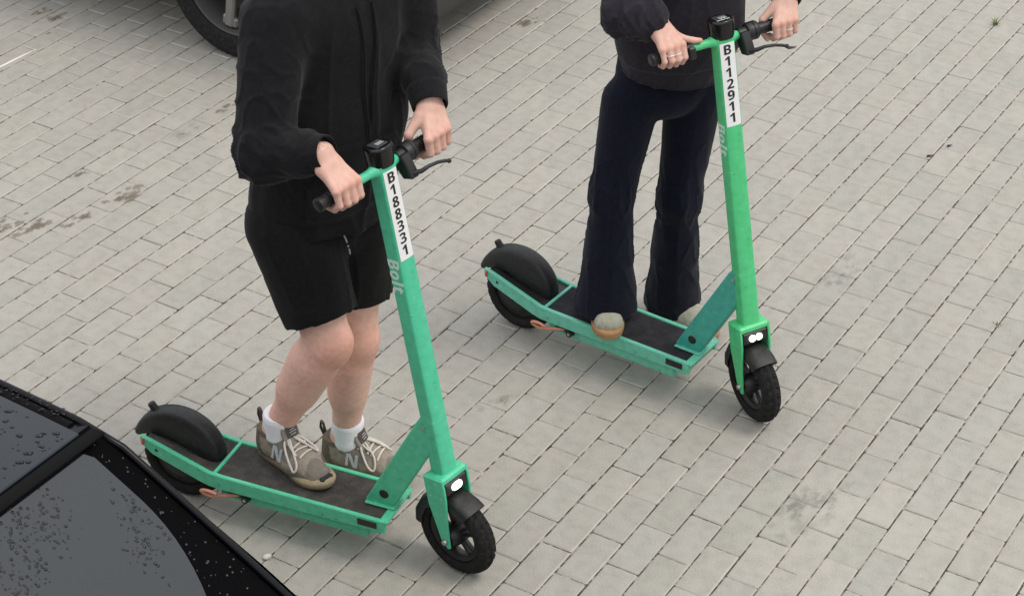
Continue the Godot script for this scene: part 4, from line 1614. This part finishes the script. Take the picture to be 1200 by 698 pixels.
func sneaker(who: Node3D, F: Transform3D, s: float) -> void:
	# grey running shoe; s = +1 for the right foot
	var bones := [
		bone(Vector3(0.042, 0.045, 0), Vector3(0.050, 0.09, 0), 0.036, 0.035, 0.02),
		bone(Vector3(0.06, 0.05, 0), Vector3(0.15, 0.048, 0.004 * s), 0.043, 0.041, 0.03),
		bone(Vector3(0.095, 0.080, 0), Vector3(0.19, 0.048, 0.003 * s), 0.033, 0.032, 0.03),
		bone(Vector3(0.17, 0.036, 0.004 * s), Vector3(0.243, 0.028, 0.0), 0.038, 0.030, 0.03, Vector3(0, 0, 1), 1.25),
		bone(Vector3(0.075, 0.05, 0), Vector3(0.064, 0.104, 0), 0.041, 0.042, 0.02, Vector3(1, 0, 0), 1.25, true)]
	var taupe := Color(0.20, 0.17, 0.14)
	var pale := Color(0.40, 0.36, 0.31)
	var grey := Color(0.27, 0.245, 0.22)
	var mb := MB.new()
	mb.xf = F
	add_soft(mb, soft(bones, 0.0035), func(p: Vector3, _n: Vector3) -> float: return 0.0008 * wob.get_noise_3d(p.x * 90, p.y * 90, p.z * 90), func(p: Vector3, _n: Vector3) -> Color:
		var c := pale
		if p.x < 0.055 - (p.y - 0.06) * 0.2:
			c = taupe                                            # heel counter
		elif p.x > 0.215 + absf(p.z) * 0.35 or p.y < 0.038 + 0.012 * sin(p.x * 40.0):
			c = grey                                             # toe cap and foxing
		elif absf(p.z) > 0.016 and p.x > 0.085 and p.x < 0.175 and p.y > 0.072 - (p.x - 0.1) * 0.25 and p.y > 0.06:
			c = grey                                             # lace row
		elif p.y > 0.092 and p.x < 0.1:
			c = taupe                                            # collar
		return c)
	var shoe := part("shoe", mb, M.shoe, who)
	mb = MB.new()
	mb.xf = F
	sole(mb, 0.29, s, [[0.0, -0.004], [0.006, 0.0], [0.016, 0.002], [0.026, 0.0035], [0.034, 0.001], [0.042, -0.006]], 0.014)
	part("sole", mb, M.sole, shoe)
	mb = MB.new()
	mb.xf = F
	mb.box(Vector3(0.268, 0.033, 0), Vector3(0.03, 0.018, 0.044), 0.006, Basis(Vector3.BACK, 0.5))
	part("toe_guard", mb, M.satin_black, shoe)
	# tongue, laces, pull tab
	mb = MB.new()
	mb.xf = F
	var slab := []
	for e in [[0.165, 0.088, 0.024], [0.147, 0.110, 0.027], [0.137, 0.130, 0.028], [0.132, 0.148, 0.027], [0.131, 0.153, 0.024]]:
		var ring := PackedVector3Array()
		for j in 9:
			var z: float = lerpf(-e[2], e[2], j / 8.0)
			ring.append(Vector3(e[0] - z * z * 11.0, e[1] - z * z * 3.0, z))
		for j in 9:
			var z: float = lerpf(e[2], -e[2], j / 8.0)
			ring.append(Vector3(e[0] - z * z * 11.0 - 0.006, e[1] - z * z * 3.0 - 0.003, z))
		slab.append(ring)
	mb.loft(slab)
	var tongue := part("tongue", mb, M.tongue_pale, shoe)
	mb = MB.new()
	mb.xf = F
	slab = []
	for e in [[0.1468, 0.1125, 0.019], [0.1395, 0.129, 0.020], [0.1345, 0.146, 0.019]]:
		var ring := PackedVector3Array()
		for j in 9:
			var z: float = lerpf(-e[2], e[2], j / 8.0)
			ring.append(Vector3(e[0] - z * z * 11.0 + 0.001, e[1] - z * z * 3.0 + 0.0006, z))
		slab.append(ring)
	mb.loft(slab, false)
	part("tongue_label", mb, M.tongue, tongue)
	mb = MB.new()
	mb.xf = F
	for e in [[0.1385, 0.1345, 0.008], [0.1408, 0.1285, 0.012], [0.1435, 0.1215, 0.009]]:
		mb.box(Vector3(e[0] + 0.0016, e[1] + 0.0008, 0), Vector3(0.001, 0.0022, e[2] * 2.0), 0.0003, Basis(Vector3.BACK, 0.38))
	part("label_print", mb, M.silver_print, tongue)
	mb = MB.new()
	mb.xf = F
	mb.tube([Vector3(0.008, 0.085, 0), Vector3(-0.004, 0.115, 0), Vector3(-0.001, 0.135, 0), Vector3(0.006, 0.128, 0), Vector3(0.012, 0.10, 0)], 0.006, 8, true, 0.4)
	part("pull_tab", mb, M.tongue, shoe)
	var top := func(x: float, z: float) -> Vector3: return surface_point(bones, Vector3(x + 0.03, 0.2, z), Vector3(-0.16, -1, 0).normalized(), 0.0026)
	for k in 5:
		mb = MB.new()
		mb.xf = F
		var path := []
		for j in 9:
			var z := lerpf(-0.027, 0.027, j / 8.0)
			path.append(top.call(0.118 + k * 0.0165 - z * 0.12 * (1 if k % 2 else -1), z))
		mb.tube(path, 0.0036, 6, true, 0.5)
		part("lace", mb, M.lace, shoe)
	var knot := Vector3(0.113, 0, 0.004)
	for e in [[[0.0, 0.0], [0.022, -0.028], [0.06, -0.052], [0.082, -0.05], [0.07, -0.03], [0.03, -0.008], [0.0, 0.0]], [[0.0, 0.0], [0.014, 0.03], [0.05, 0.052], [0.085, 0.058], [0.088, 0.048], [0.05, 0.03], [0.0, 0.004]], [[0.0, 0.0], [0.02, 0.02], [0.045, 0.03], [0.07, 0.034]], [[0.0, 0.0], [0.025, -0.015], [0.055, -0.02]]]:
		mb = MB.new()
		mb.xf = F
		var cv := Curve3D.new()
		for q in e:
			var p: Vector3 = top.call(knot.x + q[0] * 0.95, knot.z + q[1] * s * 0.85)
			cv.add_point(p + Vector3(0.0, 0.006, 0.0))
		var path := []
		for k in 28:
			path.append(smooth_along(cv, k / 27.0))
		mb.tube(path, 0.0034, 6)
		part("lace", mb, M.lace, shoe)
	letters("N", 0.052, bold_face(), M.silver_print, shoe, F * Transform3D(Basis(Vector3(1, 0, 0) * s, Vector3(0, 0.96, -0.28 * s), Vector3(0, 0.28, 0.96 * s)), Vector3(0.125, 0.066, s * 0.0475)), "emblem", 0.0045, 1.2)
	letters("N", 0.052, bold_face(), M.silver_print, shoe, F * Transform3D(Basis(Vector3(-1, 0, 0) * s, Vector3(0, 0.96, 0.28 * s), Vector3(0, 0.28, -0.96 * s)), Vector3(0.122, 0.062, -s * 0.0445)), "emblem", 0.0045, 1.2)

func cuff(garment: Node3D, a: Vector3, b: Vector3, r: float, mt: Material) -> void:
	# ribbed band, open towards the hand
	var mb := MB.new()
	var d := (b - a).normalized()
	var x := d.cross(Vector3.UP).normalized()
	var y := d.cross(x)
	var rings := []
	for e in [[0.0, 0.92, 0], [0.08, 1.06, 1], [0.3, 1.03, 1], [0.7, 0.97, 1], [0.95, 0.94, 1], [1.0, 0.90, 0], [0.99, 0.86, 0], [0.7, 0.84, 0]]:
		var ring := PackedVector3Array()
		for k in 96:
			var t := TAU * k / 96
			var q: float = r * e[1] + (0.0007 if k % 3 == 0 else 0.0) * e[2]
			ring.append(a.lerp(b, e[0]) + (x * cos(t) + y * sin(t)) * q)
		rings.append(ring)
	mb.loft(rings, true, false, false)
	part("cuff", mb, mt, garment)

func smooth_along(cv: Curve3D, t: float) -> Vector3:
	# Catmull-Rom through the curve's points
	var n := cv.point_count
	var f := t * (n - 1)
	var k: int = clampi(int(f), 0, n - 2)
	var u := f - k
	var p0 := cv.get_point_position(max(k - 1, 0))
	var p1 := cv.get_point_position(k)
	var p2 := cv.get_point_position(k + 1)
	var p3 := cv.get_point_position(min(k + 2, n - 1))
	return 0.5 * (2.0 * p1 + (p2 - p0) * u + (2.0 * p0 - 5.0 * p1 + 4.0 * p2 - p3) * u * u + (3.0 * p1 - p0 - 3.0 * p2 + p3) * u * u * u)

var _bold: SystemFont
func bold_face() -> Font:
	if _bold == null:
		_bold = SystemFont.new()
		_bold.font_names = PackedStringArray(["Droid Sans"])
		_bold.font_weight = 700
	return _bold

func sock(who: Node3D, low: Vector3, high: Vector3, r0: float, r1: float) -> void:
	var mb := MB.new()
	var path := []
	var rad := []
	for k in 15:
		var t := k / 14.0
		path.append(low.lerp(high, t))
		rad.append(lerpf(r0, r1, t) * lerpf(0.72, 1.0, smoothstep(0.0, 0.45, t)) + 0.0012 * sin(t * 19.0) * (1.0 - t) + (0.0014 if t > 0.8 and t < 0.97 else 0.0) - (0.002 if t > 0.99 else 0.0))
	mb.tube(path, rad, 40, true)
	part("sock", mb, M.sock, who)

func slipper(who: Node3D, F: Transform3D, s: float) -> void:
	# pale suede clog with a gum sole
	var bones := [bone(Vector3(0.04, 0.045, 0), Vector3(0.13, 0.05, 0), 0.034, 0.037, 0.02), bone(Vector3(0.10, 0.055, 0), Vector3(0.18, 0.045, 0.003 * s), 0.036, 0.034, 0.03), bone(Vector3(0.16, 0.042, 0.004 * s), Vector3(0.228, 0.038, 0.0), 0.040, 0.034, 0.03, Vector3(0, 0, 1), 1.28)]
	var mb := MB.new()
	mb.xf = F
	mb.col = Color(0.50, 0.50, 0.43)
	add_soft(mb, soft(bones, 0.004), func(p: Vector3, _n: Vector3) -> float: return 0.0012 * wob.get_noise_3d(p.x * 40, p.y * 40, p.z * 40))
	var shoe := part("shoe", mb, M.shoe, who)
	mb = MB.new()
	mb.xf = F
	sole(mb, 0.275, s, [[0.0, 0.0], [0.004, 0.004], [0.016, 0.0055], [0.021, 0.004], [0.023, 0.006], [0.036, 0.0055], [0.040, 0.002], [0.042, -0.006]], 0.006)
	part("sole", mb, M.gum, shoe)

func ring_band(who: Node3D, c: Vector3, axis: Vector3, r: float) -> void:
	var mb := MB.new()
	mb.lathe([Vector2(r - 0.0005, -0.0018), Vector2(r + 0.0009, -0.0014), Vector2(r + 0.0009, 0.0014), Vector2(r - 0.0005, 0.0018)], c, axis, 24)
	part("finger_ring", mb, M.silver, who)

func steer_frame(steer: float) -> Transform3D:
	return Transform3D(Basis(Vector3.BACK, deg_to_rad(9.6)), Vector3(0.812, 0.325, 0)) * Transform3D(Basis(Vector3.UP, -deg_to_rad(steer)), Vector3.ZERO)

func make_riders(at_near: Transform3D, at_far: Transform3D) -> void:
	var up := Vector3.UP
	# ================= rider in black hoodie and shorts
	var who := thing("person", "person in black hoodie and black shorts, one foot on the near scooter's deck", "person", at_near, "people standing on scooters")
	var S := steer_frame(18.0)
	var by := 0.90
	var yaw := deg_to_rad(24.0)
	var bf := Vector3(cos(yaw), 0, sin(yaw))
	var br := Vector3(-sin(yaw), 0, cos(yaw))
	var P := Vector3(0.385, 0.94, -0.19)
	var C := Vector3(0.455, 1.56, -0.215)
	var shR := C + br * 0.205 - up * 0.03
	var shL := C - br * 0.205 - up * 0.03
	var elR := Vector3(0.402, 1.25, 0.115)
	var elL := Vector3(0.565, 1.33, -0.37)
	var HR := S * Transform3D(Basis(Vector3.BACK, deg_to_rad(-34.0)) , Vector3(0, by, 0.150))
	var HL := S * Transform3D(Basis(Vector3(1, 0, 0), Vector3(0, 1, 0), Vector3(0, 0, -1)) , Vector3(0, by, -0.165)) * Transform3D(Basis(Vector3.BACK, deg_to_rad(-44.0)), Vector3.ZERO)
	var wrR := HR * Vector3(-0.085, 0.062, 0)
	var wrL := HL * Vector3(-0.083, 0.062, 0.045)
	var hipR := P + br * 0.095 - up * 0.02
	var hipL := P - br * 0.095 - up * 0.02
	var knR := Vector3(0.458, 0.612, -0.045)
	var knL := Vector3(0.425, 0.475, -0.26)
	var anR := Vector3(0.275, 0.27, -0.058)
	var anL := Vector3(0.362, 0.105, -0.283)
	var legs := []
	for e in [[hipR, knR, anR], [hipL, knL, anL]]:
		var hp: Vector3 = e[0]
		var kn: Vector3 = e[1]
		var an: Vector3 = e[2]
		var back := Vector3(-0.9, -0.2, 0)
		legs.append(bone(hp, kn, 0.088, 0.061, 0.02))
		var slim := 1.0 if kn == knR else 0.92
		legs.append(bone(kn, an, 0.058 * slim, 0.040, 0.02))
		legs.append(bone(kn.lerp(an, 0.2) + back * 0.018, kn.lerp(an, 0.5) + back * 0.015, 0.060 * slim, 0.050 * slim, 0.05))
		legs.append(bone(kn + Vector3(0.03, 0.012, 0.0), kn + Vector3(0.026, -0.03, 0), 0.034, 0.026, 0.03))
		legs.append(bone(an, an + Vector3(0.015, -0.07, 0), 0.036, 0.028, 0.02))
		legs.append(bone(an + Vector3(0.02, -0.06, 0), an + Vector3(0.10, -0.075, 0), 0.022, 0.02, 0.02))
	var body := MB.new()
	add_soft(body, soft(legs, 0.008), null, skin_paint([[knR + Vector3(0.06, -0.01, 0.02), 0.11, 0.8], [knR + Vector3(0.05, -0.06, 0.03), 0.12, 0.5], [knL + Vector3(0.05, 0, 0.02), 0.13, 0.5], [anR + Vector3(0, 0.1, 0), 0.16, 0.25]]))
	var trunk := [bone(P - up * 0.03, P.lerp(C, 0.45), 0.105, 0.11, 0.05, br, 1.3), bone(P.lerp(C, 0.45), P.lerp(C, 0.85), 0.11, 0.105, 0.05, br, 1.4), bone(shR, shL, 0.05, 0.05, 0.05), bone(shR, elR, 0.05, 0.042, 0.03), bone(elR, wrR, 0.042, 0.03, 0.02), bone(shL, elL, 0.05, 0.042, 0.03), bone(elL, wrL, 0.042, 0.03, 0.02), bone(hipR, hipR.lerp(knR, 0.3), 0.088, 0.08, 0.03), bone(hipL, hipL.lerp(knL, 0.3), 0.088, 0.08, 0.03), bone(C, C + up * 0.1, 0.06, 0.058, 0.03)]
	add_soft(body, soft(trunk, 0.014))
	for e in [[HR, wrR, elR], [HL, wrL, elL]]:
		var hb := hand_bones(e[0], 1.04, false, 0.0 if e[2] == elR else 0.043)
		hb.append(bone(e[1], (e[1] as Vector3).lerp(e[2], 0.35), 0.0235, 0.030, 0.015, (e[0] as Transform3D).basis.z.normalized(), 1.25))
		var kn := []
		for k in 4:
			kn.append([e[0] * (Vector3(0.02, 0.047, -0.0335 + 0.0222 * k) * 1.04), 0.02, 0.5])
			kn.append([e[0] * (Vector3(0.047, 0.009, -0.0335 + 0.0222 * k) * 1.04), 0.014, 0.35])
		add_soft(body, soft(hb, 0.003), null, skin_paint(kn, Color(0.84, 0.84, 0.84)))
	var head := C + up * 0.135 + bf * 0.04
	add_soft(body, soft(head_bones(head, bf, br), 0.008))
	part("body", body, M.skin, who)
	var mb := MB.new()
	add_soft(mb, soft([bone(head + up * 0.15 - bf * 0.022, head + up * 0.165 - bf * 0.005, 0.096, 0.094, 0.02, br, 0.9)], 0.012))
	part("hair", mb, M.hair, who)
	# hoodie
	var torso := [
		bone(P + Vector3(0.0, -0.005, 0), P.lerp(C, 0.42), 0.158, 0.150, 0.05, br, 1.34, false, true),
		bone(P.lerp(C, 0.42), P.lerp(C, 0.80), 0.150, 0.132, 0.06, br, 1.42),
		bone(shR - br * 0.03, shL + br * 0.03, 0.078, 0.078, 0.07),
		bone(C - bf * 0.05 + up * 0.01, C - bf * 0.02 + up * 0.05, 0.085, 0.075, 0.05, br, 1.35)]
	var sleeves := []
	for e in [[shR, elR, wrR], [shL, elL, wrL]]:
		var cuff: Vector3 = (e[1] as Vector3).lerp(e[2], 0.95)
		sleeves.append(bone(e[0], e[1], 0.086, 0.072, 0.035))
		sleeves.append(bone(e[1], (e[1] as Vector3).lerp(cuff, 0.75), 0.071, 0.058, 0.03))
		sleeves.append(bone((e[1] as Vector3).lerp(cuff, 0.70), cuff, 0.050, 0.040, 0.018, Vector3.ZERO, 1.0, true))
	mb = MB.new()
	var mid := P.lerp(C, 0.42)
	var folds := limb_folds([[shR, elR, 0.10, 0.0042, 12.0, 0.15, [0.5, 1.3]], [elR, wrR, 0.085, 0.0042, 14.0, 0.0, [1.4, 0.6]], [shL, elL, 0.10, 0.0042, 12.0, 0.15, [0.5, 1.3]], [elL, wrL, 0.085, 0.0042, 14.0, 0.0, [1.4, 0.6]], [P, C, 0.26, 0.006, 5.0, 0.8, [1.2, 0.6]]], 3.1)
	var pocket_c := surface_point(torso, P.lerp(C, 0.27) + bf * 0.5, -bf, 0.0)
	add_soft(mb, soft(torso + sleeves, 0.0065), func(p: Vector3, n: Vector3) -> float:
		var d: float = folds.call(p, n)
		var q := p - pocket_c
		var across := absf(q.dot(br))
		var h := q.y
		if n.dot(bf) > 0.2 and h > -0.11 and h < 0.09 and across < 0.155 - maxf(0.0, h + 0.02) * 0.55:
			d += 0.006                                           # kangaroo pocket
		var low := p.y - (P.y - 0.005)
		if low < 0.055 and n.y > -0.5 and p.distance_to(P) < 0.3:
			d -= 0.004 * smoothstep(0.055, 0.045, low)           # ribbed hem
		return d)
	var hoodie := part("hoodie", mb, M.hoodie_black, who)
	cuff(hoodie, elR.lerp(wrR, 0.80), elR.lerp(wrR, 1.12), 0.0455, M.hoodie_black)
	cuff(hoodie, elL.lerp(wrL, 0.86), wrL.lerp(HL * Vector3(-0.04, 0.047, 0.022), 0.72), 0.048, M.hoodie_black)
	for s in [1.0, -1.0]:
		mb = MB.new()
		var path := []
		for k in 24:
			var t := k / 23.0
			var o: Vector3 = P.lerp(C, lerpf(0.98, 0.42 if s > 0 else 0.50, t)) + br * (s * lerpf(0.024, 0.006, t) + 0.004)
			path.append(surface_point(torso, o + bf * 0.5, -bf, 0.007))
		mb.tube(path, 0.0032, 8)
		part("drawstring", mb, M.shorts_black, hoodie)
	# shorts
	mb = MB.new()
	var hemR := hipR.lerp(knR, 0.765)
	var hemL := hipL.lerp(knL, 0.66)
	var sh := [bone(P + up * 0.06, P - up * 0.03, 0.122, 0.120, 0.04, br, 1.28), bone(hipR + br * 0.01, hemR + Vector3(0.005, 0, 0.004), 0.122, 0.098, 0.03, br, 1.0, true), bone(hipL - br * 0.005, hemL + Vector3(0.01, 0, 0), 0.122, 0.094, 0.03, br, 1.0, true)]
	add_soft(mb, soft(sh, 0.0065), limb_folds([[hipR, hemR, 0.16, 0.004, 6.0, 0.6, [0.6, 1.2]], [hipL, hemL, 0.16, 0.004, 6.0, 0.6, [0.6, 1.2]]], 8.4))
	var shorts := part("shorts", mb, M.shorts_black, who)
	for e in [[0.0, 0.4], [0.55, 0.62], [0.75, 1.0]]:
		mb = MB.new()
		var path := []
		for k in 5:
			var t: float = lerpf(e[0], e[1], k / 4.0)
			var o: Vector3 = P + up * lerpf(-0.02, -0.095, t) + br * lerpf(0.035, 0.01, t)
			path.append(surface_point(sh, o + bf * 0.5, -bf, 0.007))
		mb.tube(path, 0.0022, 6)
		part("pocket_piping", mb, M.silver_print, shorts)
	# socks and shoes
	sock(who, anR + Vector3(0.008, -0.068, 0), anR + Vector3(0.014, 0.055, 0.002), 0.047, 0.0475)
	sock(who, anL + Vector3(0.008, -0.062, 0), anL + Vector3(0.012, 0.072, 0), 0.046, 0.0465)
	sneaker(who, Transform3D(Basis(up, -deg_to_rad(21.0)), Vector3(0.205, 0.1625, -0.085)), 1.0)
	sneaker(who, Transform3D(Basis(up, -deg_to_rad(3.0)), Vector3(0.285, 0.001, -0.288)), -1.0)

	# ================= rider in plum sweatshirt and flared trousers
	who = thing("person", "person in dark plum sweatshirt and navy flared trousers, standing at the farther scooter", "person", at_far, "people standing on scooters")
	S = steer_frame(31.0)
	by = 0.888
	yaw = deg_to_rad(36.0)
	bf = Vector3(cos(yaw), 0, sin(yaw))
	br = Vector3(-sin(yaw), 0, cos(yaw))
	P = Vector3(0.40, 0.90, -0.145)
	C = Vector3(0.50, 1.43, -0.15)
	shR = C + br * 0.165 - up * 0.03
	shL = C - br * 0.165 - up * 0.03
	elR = Vector3(0.445, 1.275, 0.15)
	elL = Vector3(0.66, 1.32, -0.40)
	HR = S * Transform3D(Basis(Vector3.BACK, deg_to_rad(-22.0)), Vector3(0, by, 0.165))
	HL = S * Transform3D(Basis(Vector3(1, 0, 0), Vector3(0, 1, 0), Vector3(0, 0, -1)), Vector3(0.004, by - 0.009, -0.178)) * Transform3D(Basis(Vector3.BACK, deg_to_rad(-40.0)), Vector3.ZERO)
	wrR = HR * Vector3(-0.078, 0.056, 0)
	wrL = HL * Vector3(-0.074, 0.056, 0.042)
	hipR = P + br * 0.101 - up * 0.02
	hipL = P - br * 0.101 - up * 0.02
	knR = Vector3(0.325, 0.60, -0.005)
	knL = Vector3(0.435, 0.52, -0.215)
	anR = Vector3(0.315, 0.245, 0.0)
	anL = Vector3(0.40, 0.085, -0.305)
	body = MB.new()
	trunk = [bone(P + up * 0.06, P.lerp(C, 0.45), 0.07, 0.085, 0.05, br, 1.3), bone(P.lerp(C, 0.45), P.lerp(C, 0.85), 0.095, 0.09, 0.05, br, 1.35), bone(shR, shL, 0.045, 0.045, 0.05), bone(shR, elR, 0.042, 0.036, 0.03), bone(elR, wrR, 0.036, 0.026, 0.02), bone(shL, elL, 0.042, 0.036, 0.03), bone(elL, wrL, 0.036, 0.026, 0.02), bone(hipR, knR, 0.065, 0.05, 0.01), bone(hipL, knL, 0.065, 0.05, 0.01), bone(knR, anR, 0.048, 0.035, 0.02), bone(knL, anL, 0.048, 0.035, 0.02), bone(anR, anR + Vector3(0.06, -0.03, 0.07), 0.03, 0.02, 0.02), bone(anL, anL + Vector3(0.08, -0.03, 0.02), 0.03, 0.02, 0.02), bone(C, C + up * 0.1, 0.05, 0.05, 0.03)]
	add_soft(body, soft(trunk, 0.014))
	var side := 0
	for e in [[HR, wrR, elR], [HL, wrL, elL]]:
		var hb := hand_bones(e[0], 0.93, side == 0, 0.0 if side == 0 else 0.045)
		hb.append(bone(e[1], (e[1] as Vector3).lerp(e[2], 0.35), 0.0195, 0.026, 0.015, (e[0] as Transform3D).basis.z.normalized(), 1.25))
		var kn := []
		for k in 4:
			kn.append([e[0] * (Vector3(0.02, 0.047, -0.0335 + 0.0222 * k) * 0.93), 0.018, 0.45])
		kn.append([e[0] * (Vector3(0.004, 0.027, -0.099) * 0.93), 0.012, 0.8 if side == 0 else 0.0])
		add_soft(body, soft(hb, 0.0028), null, skin_paint(kn, Color(0.84, 0.84, 0.84)))
		side += 1
	head = C + up * 0.13 + bf * 0.03
	add_soft(body, soft(head_bones(head, bf, br), 0.008))
	part("body", body, M.skin, who)
	mb = MB.new()
	add_soft(mb, soft([bone(head + up * 0.15 - bf * 0.022, head + up * 0.165 - bf * 0.005, 0.098, 0.096, 0.02, br, 0.9), bone(head + up * 0.12 - bf * 0.07, head - up * 0.12 - bf * 0.09, 0.07, 0.05, 0.04, br, 1.3)], 0.012))
	part("hair", mb, M.hair, who)
	for k in [1, 2]:
		var z: float = -0.0335 + 0.0222 * k
		ring_band(who, HR * (Vector3(0.0275, 0.021, z * 0.98) * 0.93), HR.basis * Vector3(0.62, -0.78, 0), 0.0098)
	ring_band(who, HL * (Vector3(0.0275, 0.021, (-0.0335 + 0.0222 * 2) * 0.98) * 0.93), HL.basis * Vector3(0.62, -0.78, 0), 0.0096)
	# sweatshirt
	torso = [
		bone(P + Vector3(0.02, 0.085, 0.0), P.lerp(C, 0.42), 0.132, 0.136, 0.05, br, 1.16, false, true),
		bone(P.lerp(C, 0.42), P.lerp(C, 0.80), 0.138, 0.118, 0.06, br, 1.38),
		bone(shR - br * 0.03, shL + br * 0.03, 0.068, 0.068, 0.06),
		bone(C, C + up * 0.03, 0.07, 0.062, 0.04)]
	sleeves = []
	for e in [[shR, elR, wrR], [shL, elL, wrL]]:
		var cuff: Vector3 = (e[1] as Vector3).lerp(e[2], 0.94)
		sleeves.append(bone(e[0], e[1], 0.074, 0.066, 0.035))
		sleeves.append(bone(e[1], (e[1] as Vector3).lerp(cuff, 0.72), 0.066, 0.058, 0.03))
		sleeves.append(bone((e[1] as Vector3).lerp(cuff, 0.66), cuff, 0.048, 0.041, 0.016, Vector3.ZERO, 1.0, true))
	mb = MB.new()
	var folds2 := limb_folds([[shR, elR, 0.10, 0.004, 15.0, 0.15, [0.5, 1.5]], [elR, wrR, 0.08, 0.0045, 18.0, 0.0, [1.5, 0.7]], [shL, elL, 0.10, 0.004, 15.0, 0.15, [0.5, 1.5]], [elL, wrL, 0.08, 0.0045, 18.0, 0.0, [1.5, 0.7]], [P, C, 0.25, 0.003, 6.0, 0.6, [1.2, 0.6]]], 6.3)
	add_soft(mb, soft(torso + sleeves, 0.0065), func(p: Vector3, n: Vector3) -> float:
		var d: float = folds2.call(p, n)
		var low := p.y - (P.y + 0.085)
		if low < 0.055 and n.y > -0.5 and p.distance_to(P) < 0.3:
			d -= 0.005 * smoothstep(0.055, 0.045, low)
		return d)
	var shirt := part("sweatshirt", mb, M.hoodie_plum, who)
	cuff(shirt, elR.lerp(wrR, 0.72), elR.lerp(wrR, 1.02), 0.0435, M.hoodie_plum)
	cuff(shirt, elL.lerp(wrL, 0.84), wrL.lerp(HL * (Vector3(-0.04, 0.047, 0.022) * 0.93), 0.62), 0.046, M.hoodie_plum)
	# flared trousers
	mb = MB.new()
	var endR := Vector3(0.32, 0.197, 0.004)
	var endL := Vector3(0.372, 0.068, -0.315)
	var tr := [bone(P + up * 0.17, P + up * 0.03, 0.100, 0.110, 0.04, br, 1.36), bone(hipR, knR, 0.087, 0.064, 0.014), bone(knR, knR.lerp(endR, 0.5), 0.063, 0.064, 0.04), bone(knR.lerp(endR, 0.3), endR, 0.057, 0.101, 0.04, Vector3.ZERO, 1.0, true), bone(hipL, knL, 0.087, 0.064, 0.008), bone(knL, knL.lerp(endL, 0.5), 0.063, 0.064, 0.04), bone(knL.lerp(endL, 0.3), endL, 0.057, 0.094, 0.04, Vector3.ZERO, 1.0, true)]
	add_soft(mb, soft(tr, 0.0065), limb_folds([[hipR, knR, 0.12, 0.0018, 9.0, 0.4, [0.6, 1.8]], [knR, endR, 0.11, 0.0035, 8.0, 0.3, [1.0, 1.3]], [hipL, knL, 0.12, 0.0018, 9.0, 0.4, [0.6, 1.8]], [knL, endL, 0.11, 0.0035, 8.0, 0.3, [1.0, 1.3]]], 11.7))
	part("flared_trousers", mb, M.trousers_navy, who)
	slipper(who, Transform3D(Basis(up, -deg_to_rad(54.0)), Vector3(0.245, 0.1625, -0.105)), 1.0)
	slipper(who, Transform3D(Basis(up, -deg_to_rad(8.0)), Vector3(0.288, 0.001, -0.318)), -1.0)
